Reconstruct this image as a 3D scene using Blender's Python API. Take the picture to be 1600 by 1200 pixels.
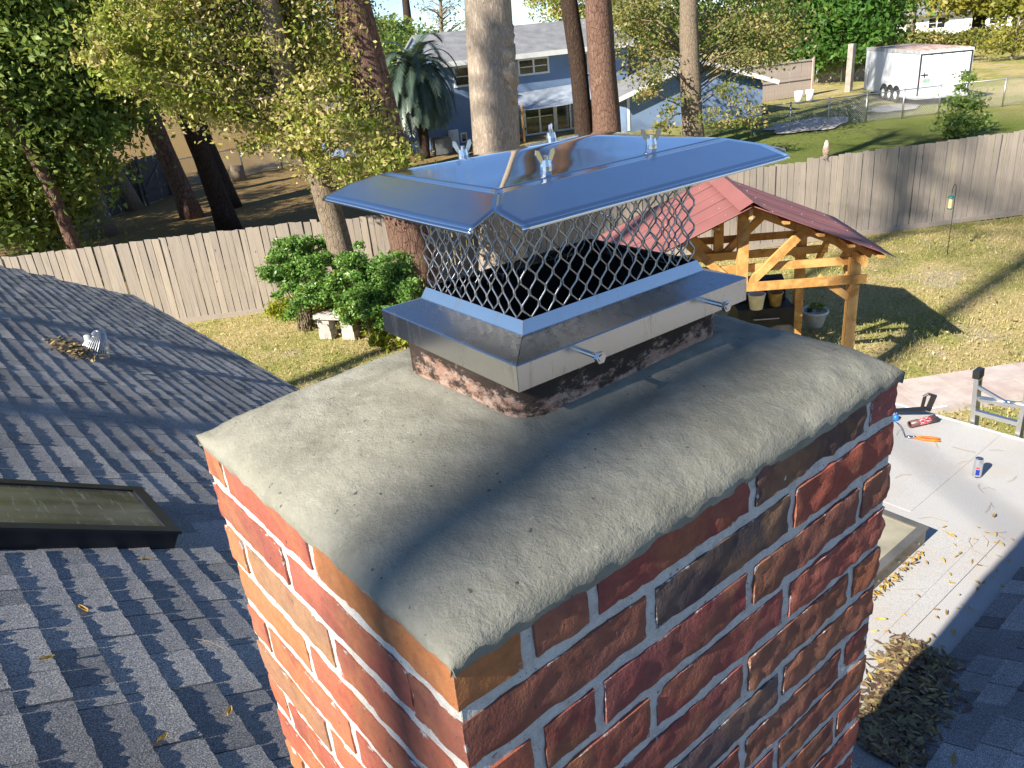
import bpy, math, random
import numpy as np
from mathutils import Vector, Matrix, noise as mnoise

# ------------------------------------------------------------------ reset
for o in list(bpy.data.objects):
    bpy.data.objects.remove(o)
scene = bpy.context.scene
col = scene.collection
random.seed(7)
RNG = np.random.default_rng(7)
R_ = math.radians

# ------------------------------------------------------------------ camera
cam_data = bpy.data.cameras.new('camera')
cam_data.sensor_fit = 'HORIZONTAL'
cam_data.sensor_width = 36.0
cam_data.lens = 27.72
cam_data.clip_start = 0.02
cam_data.clip_end = 2000
cam = bpy.data.objects.new('camera', cam_data)
col.objects.link(cam)
cx_, cy_, cz_ = (0.76539398, -0.63739226, -0.08889971), (-0.32482341, -0.26336108, -0.90836705), (0.5555734, 0.72413538, -0.40861492)
cam.matrix_world = Matrix(((cx_[0], -cy_[0], -cz_[0], -0.24337), (cx_[1], -cy_[1], -cz_[1], -0.43253), (cx_[2], -cy_[2], -cz_[2], 5.1), (0, 0, 0, 1)))
scene.camera = cam

# ------------------------------------------------------------------ light
SUN_EL = R_(33.8)
SUN_H = Vector((1, 0.045, 0)).normalized()
sun_travel = Vector((SUN_H.x * math.cos(SUN_EL), SUN_H.y * math.cos(SUN_EL), -math.sin(SUN_EL)))
world = bpy.data.worlds.new('World')
scene.world = world
world.use_nodes = True
wn = world.node_tree
sky = wn.nodes.new('ShaderNodeTexSky')
sky.sky_type = 'NISHITA'
sky.sun_disc = False
sky.sun_elevation = SUN_EL
sky.sun_rotation = math.atan2(-SUN_H.x, -SUN_H.y)
sky.altitude = 1200
sky.air_density = 0.75
sky.dust_density = 0.0
sky.ozone_density = 5.0
bg = wn.nodes['Background']
bg.inputs['Strength'].default_value = 0.088
wn.links.new(sky.outputs[0], bg.inputs['Color'])
sl = bpy.data.lights.new('sun', 'SUN')
sl.energy = 5.0
sl.angle = R_(0.53)
sl.color = (1.0, 0.93, 0.82)
so = bpy.data.objects.new('sun', sl)
col.objects.link(so)
so.rotation_euler = sun_travel.to_track_quat('-Z', 'Y').to_euler()
so.location = (-20, 0, 30)
vs = scene.view_settings
vs.view_transform = 'Standard'
vs.look = 'None'
vs.exposure = 1.14
vs.gamma = 1.0
vs.use_curve_mapping = False

# ------------------------------------------------------------------ helpers
def tag(o, label=None, cat=None, group=None, kind=None):
    if label: o['label'] = label
    if cat: o['category'] = cat
    if group: o['group'] = group
    if kind: o['kind'] = kind
    return o

def thing(name, label, cat, loc=(0, 0, 0), rotz=0.0, group=None):
    o = bpy.data.objects.new(name, None)
    col.objects.link(o)
    o.location = loc
    o.rotation_euler = (0, 0, rotz)
    o.empty_display_size = 0.1
    return tag(o, label, cat, group)

def mobj(name, mesh, mat=None, parent=None, loc=(0, 0, 0), rot=(0, 0, 0)):
    o = bpy.data.objects.new(name, mesh)
    col.objects.link(o)
    if mat is not None and not mesh.materials:
        mesh.materials.append(mat)
    o.location = loc
    o.rotation_euler = rot
    if parent is not None:
        o.parent = parent
    return o

class MB:
    def __init__(s):
        s.v = []; s.f = []
    def add(s, verts, faces):
        b = len(s.v)
        s.v += [tuple(p) for p in verts]
        s.f += [tuple(b + i for i in f) for f in faces]
        return s
    def box(s, x0, x1, y0, y1, z0, z1, m=None):
        p = [(x0, y0, z0), (x1, y0, z0), (x1, y1, z0), (x0, y1, z0), (x0, y0, z1), (x1, y0, z1), (x1, y1, z1), (x0, y1, z1)]
        if m is not None: p = [m @ Vector(q) for q in p]
        return s.add(p, [(0, 3, 2, 1), (4, 5, 6, 7), (0, 1, 5, 4), (1, 2, 6, 5), (2, 3, 7, 6), (3, 0, 4, 7)])
    def beam(s, a, b, w, h, up=(0, 0, 1)):
        a = Vector(a); b = Vector(b); d = b - a; L = d.length; d.normalize()
        u = Vector(up)
        if abs(d.dot(u)) > .98: u = Vector((1, 0, 0))
        sd = d.cross(u).normalized(); up2 = sd.cross(d)
        p = []
        for q in (a, b):
            for i, j in ((-1, -1), (1, -1), (1, 1), (-1, 1)):
                p.append(q + sd * (w / 2 * i) + up2 * (h / 2 * j))
        return s.add(p, [(3, 2, 1, 0), (4, 5, 6, 7), (0, 1, 5, 4), (1, 2, 6, 5), (2, 3, 7, 6), (3, 0, 4, 7)])
    def tube(s, pts, rad, n=8, cap=True, wob=0.0, sc=1.0):
        pts = [Vector(p) for p in pts]
        if not hasattr(rad, '__len__'): rad = [rad] * len(pts)
        rings = []
        t0 = (pts[1] - pts[0]).normalized()
        u = t0.cross(Vector((0, 0, 1)))
        if u.length < .1: u = t0.cross(Vector((1, 0, 0)))
        u.normalize()
        verts = []
        for i, p in enumerate(pts):
            t = (pts[min(i + 1, len(pts) - 1)] - pts[max(i - 1, 0)]).normalized()
            u = (u - t * u.dot(t)).normalized()
            w = t.cross(u)
            for k in range(n):
                a = 2 * math.pi * k / n
                r = rad[i]
                d = u * math.cos(a) + w * math.sin(a)
                if wob:
                    r *= 1 + wob * mnoise.noise((p + d * r) * sc) + wob * .5 * mnoise.noise((p + d * r) * sc * 2.7)
                verts.append(p + d * r)
        f = []
        for i in range(len(pts) - 1):
            for k in range(n):
                a = i * n + k; b = i * n + (k + 1) % n
                f.append((a, b, b + n, a + n))
        if cap:
            f.append(tuple(range(n - 1, -1, -1)))
            f.append(tuple(range((len(pts) - 1) * n, len(pts) * n)))
        return s.add(verts, f)
    def lathe(s, prof, n=24, m=None):
        v = []
        for r, z in prof:
            for k in range(n):
                a = 2 * math.pi * k / n
                v.append(Vector((r * math.cos(a), r * math.sin(a), z)))
        if m is not None: v = [m @ q for q in v]
        f = []
        for i in range(len(prof) - 1):
            for k in range(n):
                a = i * n + k; b = i * n + (k + 1) % n
                f.append((a, b, b + n, a + n))
        return s.add(v, f)
    def mesh(s, name, smooth=False):
        me = bpy.data.meshes.new(name)
        me.from_pydata([tuple(p) for p in s.v], [], s.f)
        if smooth:
            me.polygons.foreach_set('use_smooth', [True] * len(me.polygons))
        me.update()
        return me
    def build(s, name, mat=None, parent=None, smooth=False, loc=(0, 0, 0), rot=(0, 0, 0)):
        return mobj(name, s.mesh(name, smooth), mat, parent, loc, rot)

def quads_mesh(name, V, nper=4, attr=None, smooth=False):
    """V: (N,nper,3) array of separate polygons"""
    N = V.shape[0]
    me = bpy.data.meshes.new(name)
    me.vertices.add(N * nper)
    me.vertices.foreach_set('co', V.reshape(-1).astype(np.float32))
    me.loops.add(N * nper)
    me.loops.foreach_set('vertex_index', np.arange(N * nper, dtype=np.int32))
    me.polygons.add(N)
    me.polygons.foreach_set('loop_start', np.arange(0, N * nper, nper, dtype=np.int32))
    me.update(calc_edges=True)
    if attr is not None:
        a = me.attributes.new('v', 'FLOAT', 'FACE')
        a.data.foreach_set('value', attr.astype(np.float32))
    return me

def grid_mesh(name, P, smooth=True, mask=None):
    """P: (nu,nv,3)"""
    nu, nv = P.shape[:2]
    idx = np.arange(nu * nv).reshape(nu, nv)
    F = np.stack([idx[:-1, :-1], idx[1:, :-1], idx[1:, 1:], idx[:-1, 1:]], -1)
    if mask is not None: F = F[mask]
    F = F.reshape(-1, 4)
    me = bpy.data.meshes.new(name)
    me.vertices.add(nu * nv); me.vertices.foreach_set('co', P.reshape(-1).astype(np.float32))
    me.loops.add(F.size); me.loops.foreach_set('vertex_index', F.reshape(-1).astype(np.int32))
    me.polygons.add(len(F)); me.polygons.foreach_set('loop_start', np.arange(0, F.size, 4, dtype=np.int32))
    me.update(calc_edges=True)
    if smooth: me.polygons.foreach_set('use_smooth', [True] * len(F))
    return me

# ------------------------------------------------------------------ material helpers
class NT:
    def __init__(s, name):
        s.m = bpy.data.materials.new(name); s.m.use_nodes = True
        s.t = s.m.node_tree; s.b = s.t.nodes['Principled BSDF']; s.o = s.t.nodes['Material Output']
    def n(s, typ, **kw):
        x = s.t.nodes.new(typ)
        for k, v in kw.items(): setattr(x, k, v)
        return x
    def l(s, a, b): s.t.links.new(a, b)
    def val(s, sock, v):
        if hasattr(v, 'type') and hasattr(v, 'is_output'): s.l(v, sock)
        elif isinstance(v, (tuple, list)): sock.default_value = (*v, 1) if len(v) == 3 and sock.type == 'RGBA' else v
        else: sock.default_value = v
    def coord(s, which='Object', scale=None):
        c = s.n('ShaderNodeTexCoord').outputs[which]
        if scale is not None:
            mp = s.n('ShaderNodeMapping'); mp.inputs['Scale'].default_value = scale; s.l(c, mp.inputs[0]); c = mp.outputs[0]
        return c
    def pos(s): return s.n('ShaderNodeNewGeometry').outputs['Position']
    def noise(s, vec, scale, detail=3, rough=.55, dist=0):
        x = s.n('ShaderNodeTexNoise'); s.l(vec, x.inputs['Vector'])
        x.inputs['Scale'].default_value = scale; x.inputs['Detail'].default_value = detail
        x.inputs['Roughness'].default_value = rough; x.inputs['Distortion'].default_value = dist
        return x.outputs['Fac']
    def voro(s, vec, scale, feature='F1', out='Distance', rnd=1):
        x = s.n('ShaderNodeTexVoronoi'); x.feature = feature; s.l(vec, x.inputs['Vector']); x.inputs['Scale'].default_value = scale
        x.inputs['Randomness'].default_value = rnd
        return x.outputs[out]
    def ramp(s, fac, stops, interp='LINEAR'):
        x = s.n('ShaderNodeValToRGB'); x.color_ramp.interpolation = interp
        e = x.color_ramp.elements
        while len(e) < len(stops): e.new(.5)
        for el, (p, c) in zip(e, stops):
            el.position = p
            el.color = (*c, 1) if isinstance(c, (tuple, list)) else (c, c, c, 1)
        s.l(fac, x.inputs[0]); return x.outputs[0]
    def mix(s, fac, a, b, mode='MIX'):
        x = s.n('ShaderNodeMix'); x.data_type = 'RGBA'; x.blend_type = mode
        s.val(x.inputs[0], fac); s.val(x.inputs[6], a); s.val(x.inputs[7], b)
        return x.outputs[2]
    def math(s, op, a, b=0.0, clamp=False):
        x = s.n('ShaderNodeMath'); x.operation = op; x.use_clamp = clamp
        s.val(x.inputs[0], a); s.val(x.inputs[1], b); return x.outputs[0]
    def rnd(s): return s.n('ShaderNodeObjectInfo').outputs['Random']
    def ocol(s): return s.n('ShaderNodeObjectInfo').outputs['Color']
    def attr(s, name='v'):
        x = s.n('ShaderNodeAttribute'); x.attribute_name = name; return x.outputs['Fac']
    def bump(s, h, strength=.4, dist=.01):
        x = s.n('ShaderNodeBump'); x.inputs['Strength'].default_value = strength; x.inputs['Distance'].default_value = dist
        s.l(h, x.inputs['Height']); s.l(x.outputs[0], s.b.inputs['Normal']); return x
    def out(s, color=None, rough=.7, metal=0.0, spec=.5):
        if color is not None: s.val(s.b.inputs['Base Color'], color)
        s.val(s.b.inputs['Roughness'], rough); s.val(s.b.inputs['Metallic'], metal)
        s.b.inputs['Specular IOR Level'].default_value = spec
        return s.m

def m_plain(name, c, rough=.6, metal=0, var=.25, sc=6, bump=0.0, bsc=60, spec=.4):
    t = NT(name); co = t.coord()
    f = t.noise(co, sc, 4)
    c2 = tuple(x * (1 - var) for x in c); c3 = tuple(min(1, x * (1 + var)) for x in c)
    k = t.ramp(f, [(.3, c2), (.7, c3)])
    if bump: t.bump(t.noise(co, bsc, 3), bump, .01)
    return t.out(k, rough, metal, spec)

def m_leaf(name, stops, trans=.38, rough=.45):
    t = NT(name)
    c = t.ramp(t.attr(), stops)
    t.out(c, rough, 0, .35)
    tr = t.n('ShaderNodeBsdfTranslucent'); t.l(t.mix(.5, c, (.25, .3, .05), 'MIX'), tr.inputs['Color'])
    ms = t.n('ShaderNodeMixShader'); ms.inputs[0].default_value = trans
    t.l(t.b.outputs[0], ms.inputs[1]); t.l(tr.outputs[0], ms.inputs[2]); t.l(ms.outputs[0], t.o.inputs['Surface'])
    return t.m

def m_bark(name, a, b, c, sc=5.0, st=.9, plate=.25):
    t = NT(name); co = t.coord('Object', (1, 1, .22)); co2 = t.coord('Object', (1, 1, .5))
    v = t.ramp(t.voro(co2, sc * 2.4, 'DISTANCE_TO_EDGE'), [(0, 0), (.09, 1)])
    n1 = t.noise(co, sc * 4, 5, .65, .4); n2 = t.noise(co2, sc * 14, 4, .7)
    rid = t.math('MULTIPLY', t.math('ABSOLUTE', t.math('SUBTRACT', n1, .5)), 3.0)
    h = t.math('ADD', t.math('MULTIPLY', rid, 1 - plate), t.math('ADD', t.math('MULTIPLY', v, plate), t.math('MULTIPLY', n2, .45)))
    k = t.ramp(h, [(.22, a), (.55, b), (1.05, c)])
    k = t.mix(t.ramp(t.noise(t.coord(), 1.3, 4, .6), [(.4, 0), (.7, .55)]), k, b)
    t.bump(h, st, .04)
    return t.out(k, .9, 0, .1)

M = {}
M['pine_bark'] = m_bark('pine_bark', (.055, .032, .024), (.17, .10, .072), (.34, .225, .17), 3.6, .9, .3)
M['dark_bark'] = m_bark('dark_bark', (.02, .014, .01), (.06, .04, .03), (.12, .085, .065), 4)
M['oak_bark'] = m_bark('oak_bark', (.10, .075, .05), (.27, .21, .15), (.40, .33, .25), 5)
M['pale_bark'] = m_bark('pale_bark', (.20, .155, .115), (.44, .365, .29), (.55, .48, .40), 5, .55, .05)
M['leaf_oak'] = m_leaf('leaf_oak', [(0, (.11, .17, .02)), (.3, (.26, .32, .05)), (.55, (.42, .42, .09)), (.75, (.58, .45, .20)), (1, (.72, .56, .36))])
M['leaf_dark'] = m_leaf('leaf_dark', [(0, (.055, .11, .025)), (.5, (.17, .26, .055)), (.85, (.34, .40, .10)), (1, (.50, .48, .17))])
M['leaf_green'] = m_leaf('leaf_green', [(0, (.03, .085, .014)), (.5, (.065, .17, .025)), (1, (.16, .27, .045))])
M['leaf_mixed'] = m_leaf('leaf_mixed', [(0, (.09, .12, .03)), (.45, (.20, .23, .06)), (.75, (.34, .28, .10)), (1, (.48, .30, .14))])
M['leaf_yellow'] = m_leaf('leaf_yellow', [(0, (.12, .15, .02)), (.5, (.26, .25, .04)), (1, (.42, .36, .08))])
M['leaf_bush'] = m_leaf('leaf_bush', [(0, (.06, .14, .03)), (.6, (.15, .31, .06)), (.92, (.28, .42, .11)), (1, (.62, .55, .06))], .3, .3)
M['leaf_lime'] = m_leaf('leaf_lime', [(0, (.18, .25, .02)), (1, (.45, .45, .05))])
M['needle'] = m_leaf('needle', [(0, (.03, .06, .02)), (1, (.09, .13, .04))], .2)
M['palm_leaf'] = m_leaf('palm_leaf', [(0, (.04, .07, .05)), (.6, (.10, .15, .11)), (1, (.18, .21, .14))], .15, .35)
M['dry_leaf'] = m_leaf('dry_leaf', [(0, (.09, .055, .035)), (.45, (.20, .13, .075)), (.8, (.23, .20, .10)), (1, (.42, .29, .08))], .12, .5)
M['yellow_leaf'] = m_leaf('yellow_leaf', [(0, (.35, .18, .04)), (.6, (.50, .30, .05)), (1, (.55, .42, .10))], .2, .5)

# ------------------------------------------------------------------ ground
def make_ground():
    t = NT('lawn'); p = t.pos()
    big = t.noise(p, .33, 4, .6); mid = t.noise(p, 1.7, 4, .6); fine = t.noise(p, 22, 4, .7); vf = t.noise(p, 75, 2, .6)
    dry = t.ramp(fine, [(.28, (.24, .17, .065)), (.5, (.54, .43, .20)), (.72, (.72, .62, .37))])
    grn = t.ramp(fine, [(.28, (.10, .12, .025)), (.5, (.31, .315, .085)), (.72, (.50, .48, .18))])
    c = t.mix(t.ramp(t.math('ADD', t.math('MULTIPLY', big, .6), t.math('MULTIPLY', mid, .4)), [(.44, 0), (.58, .95)]), dry, grn)
    c = t.mix(t.ramp(t.noise(p, .55, 3, .6), [(.60, 0), (.70, .7)]), c, t.ramp(fine, [(.3, (.38, .30, .21)), (.7, (.62, .53, .42))]))
    c = t.mix(t.ramp(t.voro(p, 9, 'F1'), [(.05, .8), (.13, 0)]), c, t.ramp(vf, [(.4, (.16, .085, .03)), (.6, (.42, .29, .13))]))
    # woodland floor beyond the fence on the left, greener grass on the right
    sx = t.n('ShaderNodeSeparateXYZ'); t.l(p, sx.inputs[0])
    X, Y = sx.outputs[0], sx.outputs[1]
    wob = t.math('MULTIPLY', t.math('SUBTRACT', mid, .5), 6.0)
    fd = t.math('ADD', t.math('MULTIPLY', t.math('SUBTRACT', X, 4.36), .520), t.math('MULTIPLY', t.math('SUBTRACT', Y, 16.74), .854))   # beyond fence > 0
    straw = t.ramp(fine, [(.28, (.07, .045, .02)), (.5, (.27, .18, .08)), (.75, (.52, .41, .19))])
    mw = t.math('MULTIPLY', t.ramp(t.math('ADD', fd, 0), [(0, 0), (.001, 1)]), t.ramp(t.math('MULTIPLY', t.math('SUBTRACT', t.math('ADD', Y, wob), X), .05), [(.15, 0), (.5, 1)]))
    c = t.mix(mw, c, straw)
    lush = t.ramp(fine, [(.28, (.04, .07, .015)), (.5, (.11, .16, .03)), (.75, (.24, .27, .07))])
    mg = t.math('MULTIPLY', t.ramp(fd, [(0, 0), (.001, 1)]), t.math('MULTIPLY', t.ramp(t.math('MULTIPLY', t.math('SUBTRACT', X, Y), .05), [(.2, 0), (.4, .85)]), t.ramp(t.math('MULTIPLY', t.math('ADD', X, wob), .01), [(.36, 1), (.46, 0)])))
    c = t.mix(mg, c, lush)
    t.bump(t.math('ADD', fine, t.math('MULTIPLY', vf, .6)), .9, .06)
    mat = t.out(c, .95, 0, .05)
    n = 121
    xs = np.concatenate([np.linspace(-600, -40, 20), np.linspace(-36, 100, n), np.linspace(110, 900, 24)])
    ys = np.concatenate([np.linspace(-600, -40, 20), np.linspace(-36, 100, n), np.linspace(110, 900, 24)])
    P = np.zeros((len(xs), len(ys), 3)); P[..., 0] = xs[:, None]; P[..., 1] = ys[None, :]
    P[..., 2] = .03 * np.sin(P[..., 0] * .7) * np.cos(P[..., 1] * .53) + .02 * np.sin(P[..., 0] * 1.9 + P[..., 1] * 1.3) - .05
    o = mobj('ground', grid_mesh('ground', P), mat)
    tag(o, kind='structure')
make_ground()

def scatter_blades():
    """short lawn grass, nobody could count it"""
    N = 90000
    x = RNG.uniform(2.6, 21, N); y = RNG.uniform(.5, 17, N)
    fd = (x - 4.36) * .520 + (y - 16.74) * .854
    k = (fd < -.15) & ~((x < 5.5) & (y < 4))
    x, y = x[k], y[k]; N = len(x)
    a = RNG.uniform(0, 6.28, N); h = RNG.uniform(.012, .034, N); w = RNG.uniform(.004, .010, N)
    tx = RNG.normal(0, .6, N) * h; ty = RNG.normal(0, .6, N) * h
    z = np.full(N, -.03)
    dx, dy = np.cos(a) * w, np.sin(a) * w
    V = np.stack([np.stack([x - dx, y - dy, z], 1), np.stack([x + dx, y + dy, z], 1), np.stack([x + tx, y + ty, z + h + .03], 1)], 1)
    me = quads_mesh('lawn_grass', V, 3, RNG.random(N))
    mat = m_leaf('grass_blade', [(0, (.22, .25, .05)), (.4, (.46, .39, .15)), (1, (.64, .54, .28))], .3, .7)
    tag(mobj('lawn_grass', me, mat), 'short dry straw coloured lawn grass inside the board fence', 'grass', kind='stuff')
scatter_blades()

def lawn_leaves():
    N = 5200
    x = RNG.uniform(2.6, 21, N); y = RNG.uniform(.5, 17, N); k = ((x - 4.36) * .520 + (y - 16.74) * .854 < -.1) & ~((x < 5.5) & (y < 4))
    x, y = x[k], y[k]; n = len(x)
    c = np.stack([x, y, np.full(n, .0) + RNG.uniform(-.01, .03, n)], 1)
    a = RNG.uniform(0, 6.28, n); sz = RNG.uniform(.02, .045, n); t1 = np.stack([np.cos(a), np.sin(a), RNG.normal(0, .3, n)], 1) * sz[:, None]; t2 = np.stack([-np.sin(a), np.cos(a), RNG.normal(0, .3, n)], 1) * sz[:, None] * .5
    V = np.stack([c - t1, c - t2, c + t1, c + t2], 1)
    mat = m_leaf('lawn_leaf', [(0, (.16, .09, .04)), (.5, (.36, .24, .11)), (1, (.58, .48, .32))], .1, .6)
    tag(mobj('lawn_leaves', quads_mesh('lawn_leaves', V, 4, RNG.random(n)), mat), 'brown leaves strewn over the lawn inside the fence', 'leaves', kind='stuff')
lawn_leaves()

# paved strip by the patio
def make_path():
    t = NT('paver'); co = t.pos()
    base = t.ramp(t.rnd(), [(0, (.42, .33, .29)), (.5, (.50, .42, .37)), (1, (.47, .42, .40))])
    c = t.mix(.5, base, t.ramp(t.noise(co, 5, 4), [(.3, (.36, .28, .25)), (.7, (.60, .53, .48))]))
    t.bump(t.noise(co, 90, 3), .3, .004)
    mp = t.out(c, .85, 0, .2)
    path = MB().box(0, 4.6, -.94, 0, -.06, .012).build('path', m_plain('path_bed', (.42, .37, .33), .9))
    path.location = (9.35, 4.82, 0); path.rotation_euler = (0, 0, math.atan2(-.99, 1.6))
    tag(path, kind='structure')
    vs_ = []
    for w in (.60, .44):
        b = MB(); bw, bd = w / 2 - .006, .325 / 1 - .006
        b.box(-bw, bw, -.214, .214, 0, .03); vs_.append(b.mesh('paver'))
    k = 0
    for r in range(2):
        x = -.1 - .3 * (r % 2)
        while x < 4.3:
            w = random.choice((.60, .44, .60)); i = 0 if w == .60 else 1
            mobj('paver', vs_[i], mp, path, (x + w / 2 + .1, -.22 - .44 * r, .012 + random.uniform(0, .004)), (random.uniform(-.004, .004), random.uniform(-.004, .004), 0))
            x += w
make_path()

# ------------------------------------------------------------------ trees
def leaf_quads(cent, size, flat=.0, aspect=.5):
    N = len(cent)
    a = RNG.normal(size=(N, 3)); a[:, 2] *= (1 - flat); a /= np.linalg.norm(a, axis=1)[:, None] + 1e-9
    b = RNG.normal(size=(N, 3)); b -= a * (a * b).sum(1)[:, None]; b /= np.linalg.norm(b, axis=1)[:, None] + 1e-9
    s = size * RNG.uniform(.5, 1.55, N)[:, None]
    n = np.cross(a, b)
    return np.stack([cent - a * s * .5, cent + b * s * aspect * .5 + n * s * .08, cent + a * s * .5, cent - b * s * aspect * .5 + n * s * .08], 1)

def blob_leaves(blobs, per, size, clump=.28, sub=22, shell=.55, aspect=.5, bias=None):
    """uneven foliage: each blob holds twig clumps near its shell, each clump a puff of leaves"""
    allc, allv, tips = [], [], []
    for (x, y, z, r) in blobs:
        nsub = max(4, int(sub * (r ** 1.6)))
        d = RNG.normal(size=(nsub, 3)); d /= np.linalg.norm(d, axis=1)[:, None]
        rr = r * (shell + (1 - shell) * RNG.random(nsub)) * RNG.uniform(.75, 1.2, nsub)
        c = np.array([x, y, z]) + d * rr[:, None] * np.array([1, 1, .8])
        tips.append(c)
        for q in c:
            m = int(per * RNG.uniform(.5, 1.4))
            sg = clump * RNG.uniform(.6, 1.4) * min(1.0, max(.5, r))
            pts = q + RNG.normal(size=(m, 3)) * sg * np.array([1, 1, .55])
            allc.append(pts)
            tone = RNG.random()
            v = np.clip(tone * .55 + RNG.random(m) * .45 + (bias or 0), 0, 1)
            allv.append(v)
    C_ = np.concatenate(allc); V_ = np.concatenate(allv)
    return leaf_quads(C_, size, 0, aspect), V_, np.concatenate(tips)

def trunk_pts(base, top, n=14, bend=.15):
    b, t = Vector(base), Vector(top); out = []
    for i in range(n + 1):
        s = i / n
        p = b.lerp(t, s)
        o = Vector((mnoise.noise(Vector((s * 3 + b.x, b.y, 1.7))), mnoise.noise(Vector((s * 3 + b.x, b.y, 9.1))), 0)) * bend * math.sin(math.pi * min(1, s * 1.3 + .001))
        out.append(p + o)
    return out

def make_tree(name, label, base, top, r0, r1, bark, leaf, blobs, per=40, size=.09, clump=.28, sub=22, limb_every=5, bend=.15, aspect=.5, group=None, bias=None, n=14, limbr=.05, flare=1.25, fork_z=None, cat='tree'):
    root = thing(name, label, cat, base, 0, group)
    B = Vector(base)
    pts = [p - B for p in trunk_pts(base, top, 16, bend)]
    rad = [r0 + (r1 - r0) * (i / 16) for i in range(17)]
    rad[0] *= flare; rad[1] *= 1 + (flare - 1) * .3
    pts[0].z -= .12
    tb = MB().tube(pts, rad, n, True, .10, 2.2)
    tb.build('trunk', bark, root, True)
    if blobs:
        Q, v, tips = blob_leaves(blobs, per, size, clump, sub, aspect=aspect, bias=bias)
        Q = Q - np.array(base)
        mobj('crown', quads_mesh('crown', Q, 4, v), leaf, root)
        lb = MB()
        for i in range(0, len(tips), limb_every):
            tp = Vector(tips[i]) - B
            # leave the trunk somewhat below the tip
            hz = max(.15 * (Vector(top) - B).z, min((Vector(top) - B).z * .97, tp.z - .35 * math.hypot(tp.x, tp.y)))
            s = hz / max(.01, (Vector(top) - B).z); j = min(15, int(s * 16))
            st = pts[j].lerp(pts[j + 1], s * 16 - j) if j < 16 else pts[16]
            mid = st.lerp(tp, .5) + Vector((random.uniform(-.2, .2), random.uniform(-.2, .2), random.uniform(.0, .3)))
            lr = limbr * random.uniform(.6, 1.3)
            lb.tube([st, mid, tp], [lr, lr * .6, lr * .15], 5, False)
        lb.build('branches', bark, root, True)
    return root

# oak and pines standing just inside the board fence
A_bl = [(6.79,11.89,3.31,.70),(6.55,12.62,3.53,.80),(6.39,12.06,2.99,.45),(6.56,13.24,4.17,.80),(8.0,15.2,4.1,.75),(5.99,14.26,3.95,.65),(6.29,13.55,3.65,.60),(5.29,14.57,4.59,.90),(4.65,14.80,4.92,.90),(3.95,14.59,5.14,.60),(5.08,14.65,5.45,1.10),(6.08,14.59,4.83,.90),(6.29,14.72,5.47,1.20),(6.86,13.91,5.17,1.00),(8.1,15.6,5.25,.95),(4.35,14.88,5.72,.90),(3.67,14.56,5.46,.50),(5.95,14.80,6.43,1.20),(7.07,14.30,6.45,1.20),(4.85,14.66,6.64,1.10),(8.3,15.4,6.2,.9),
        (5.2,15.2,8.0,1.3),(7.0,14.8,8.6,1.2),(6.2,12.8,9.6,1.2),(4.0,15.5,8.6,1.2),(6.0,14.4,11.0,1.3)]
make_tree('oak_tree', 'leafy oak with green and tan leaves rising through the shrub at the fence', (6.72, 13.58, 0), (5.9, 14.0, 11.2), .27, .10, M['oak_bark'], M['leaf_oak'], A_bl, 84, .085, .25, 40, 12, .25)
pine_cr = lambda x, y, z, s: [(x + dx * s, y + dy * s, z + dz, .8 * s) for dx, dy, dz in ((0, 0, 2.2), (1.1, .3, .8), (-.9, .7, .9), (.2, -1.2, .5), (-.6, -.9, 1.4), (.8, .9, 1.7), (1.5, -.4, -.4), (-1.5, -.2, -.2))]
make_tree('pine_tree', 'thick red-brown pine trunk right of the oak, before the fence', (8.14, 13.18, 0), (6.6, 14.1, 17), .42, .20, M['pine_bark'], M['needle'], pine_cr(6.6, 14.1, 15.5, 1.3), 30, .16, .3, 14, 3, .12, .12, n=18)
make_tree('pale_tree', 'massive pale grey trunk with a knotted bulge, rising behind the chimney cap', (9.7, 12.44, 0), (10.2, 12.3, 13.5), .49, .37, M['pale_bark'], M['leaf_oak'], [(10.4, 12.2, 14.5, 1.6), (11.8, 12.8, 13.6, 1.3), (9.2, 13.4, 13.5, 1.3), (9.0, 11.2, 13.8, 1.3), (11.2, 11.0, 14.6, 1.2)], 30, .12, .3, 16, 4, .10, n=26)
def burl():
    t = [o for o in col.objects if o.name.startswith('pale_tree')][0]
    b = MB()
    dirx = Vector((.76, -.64, 0))
    for k, (z, r, out) in enumerate(((4.35, .30, .25), (4.68, .27, .25), (4.0, .22, .28), (5.0, .24, .25), (1.9, .06, -.40))):
        c = dirx * out + Vector((.02 * z, -.02 * z, z)) + Vector((-.3, -.35, 0)) * (.10 if k < 4 else .9)
        n1, n2 = 12, 9
        vv = []
        for i in range(n2):
            th = math.pi * i / (n2 - 1)
            for j in range(n1):
                ph = 2 * math.pi * j / n1
                d = Vector((math.sin(th) * math.cos(ph), math.sin(th) * math.sin(ph), 1.4 * math.cos(th)))
                vv.append(c + d * r * (1 + .35 * mnoise.noise(d * 2 + c * 3)))
        ff = [(i * n1 + j, i * n1 + (j + 1) % n1, (i + 1) * n1 + (j + 1) % n1, (i + 1) * n1 + j) for i in range(n2 - 1) for j in range(n1)]
        b.add(vv, ff)
    n5 = len(b.v) // 5
    c4 = MB(); c4.v = b.v[4 * n5:]; c4.f = [tuple(i - 4 * n5 for i in f) for f in b.f if f[0] >= 4 * n5]
    b.v = b.v[:4 * n5]; b.f = [f for f in b.f if f[0] < 4 * n5]
    b.build('burl', M['pale_bark'], t, True); c4.build('knot', M['pale_bark'], t, True)
burl()
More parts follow.
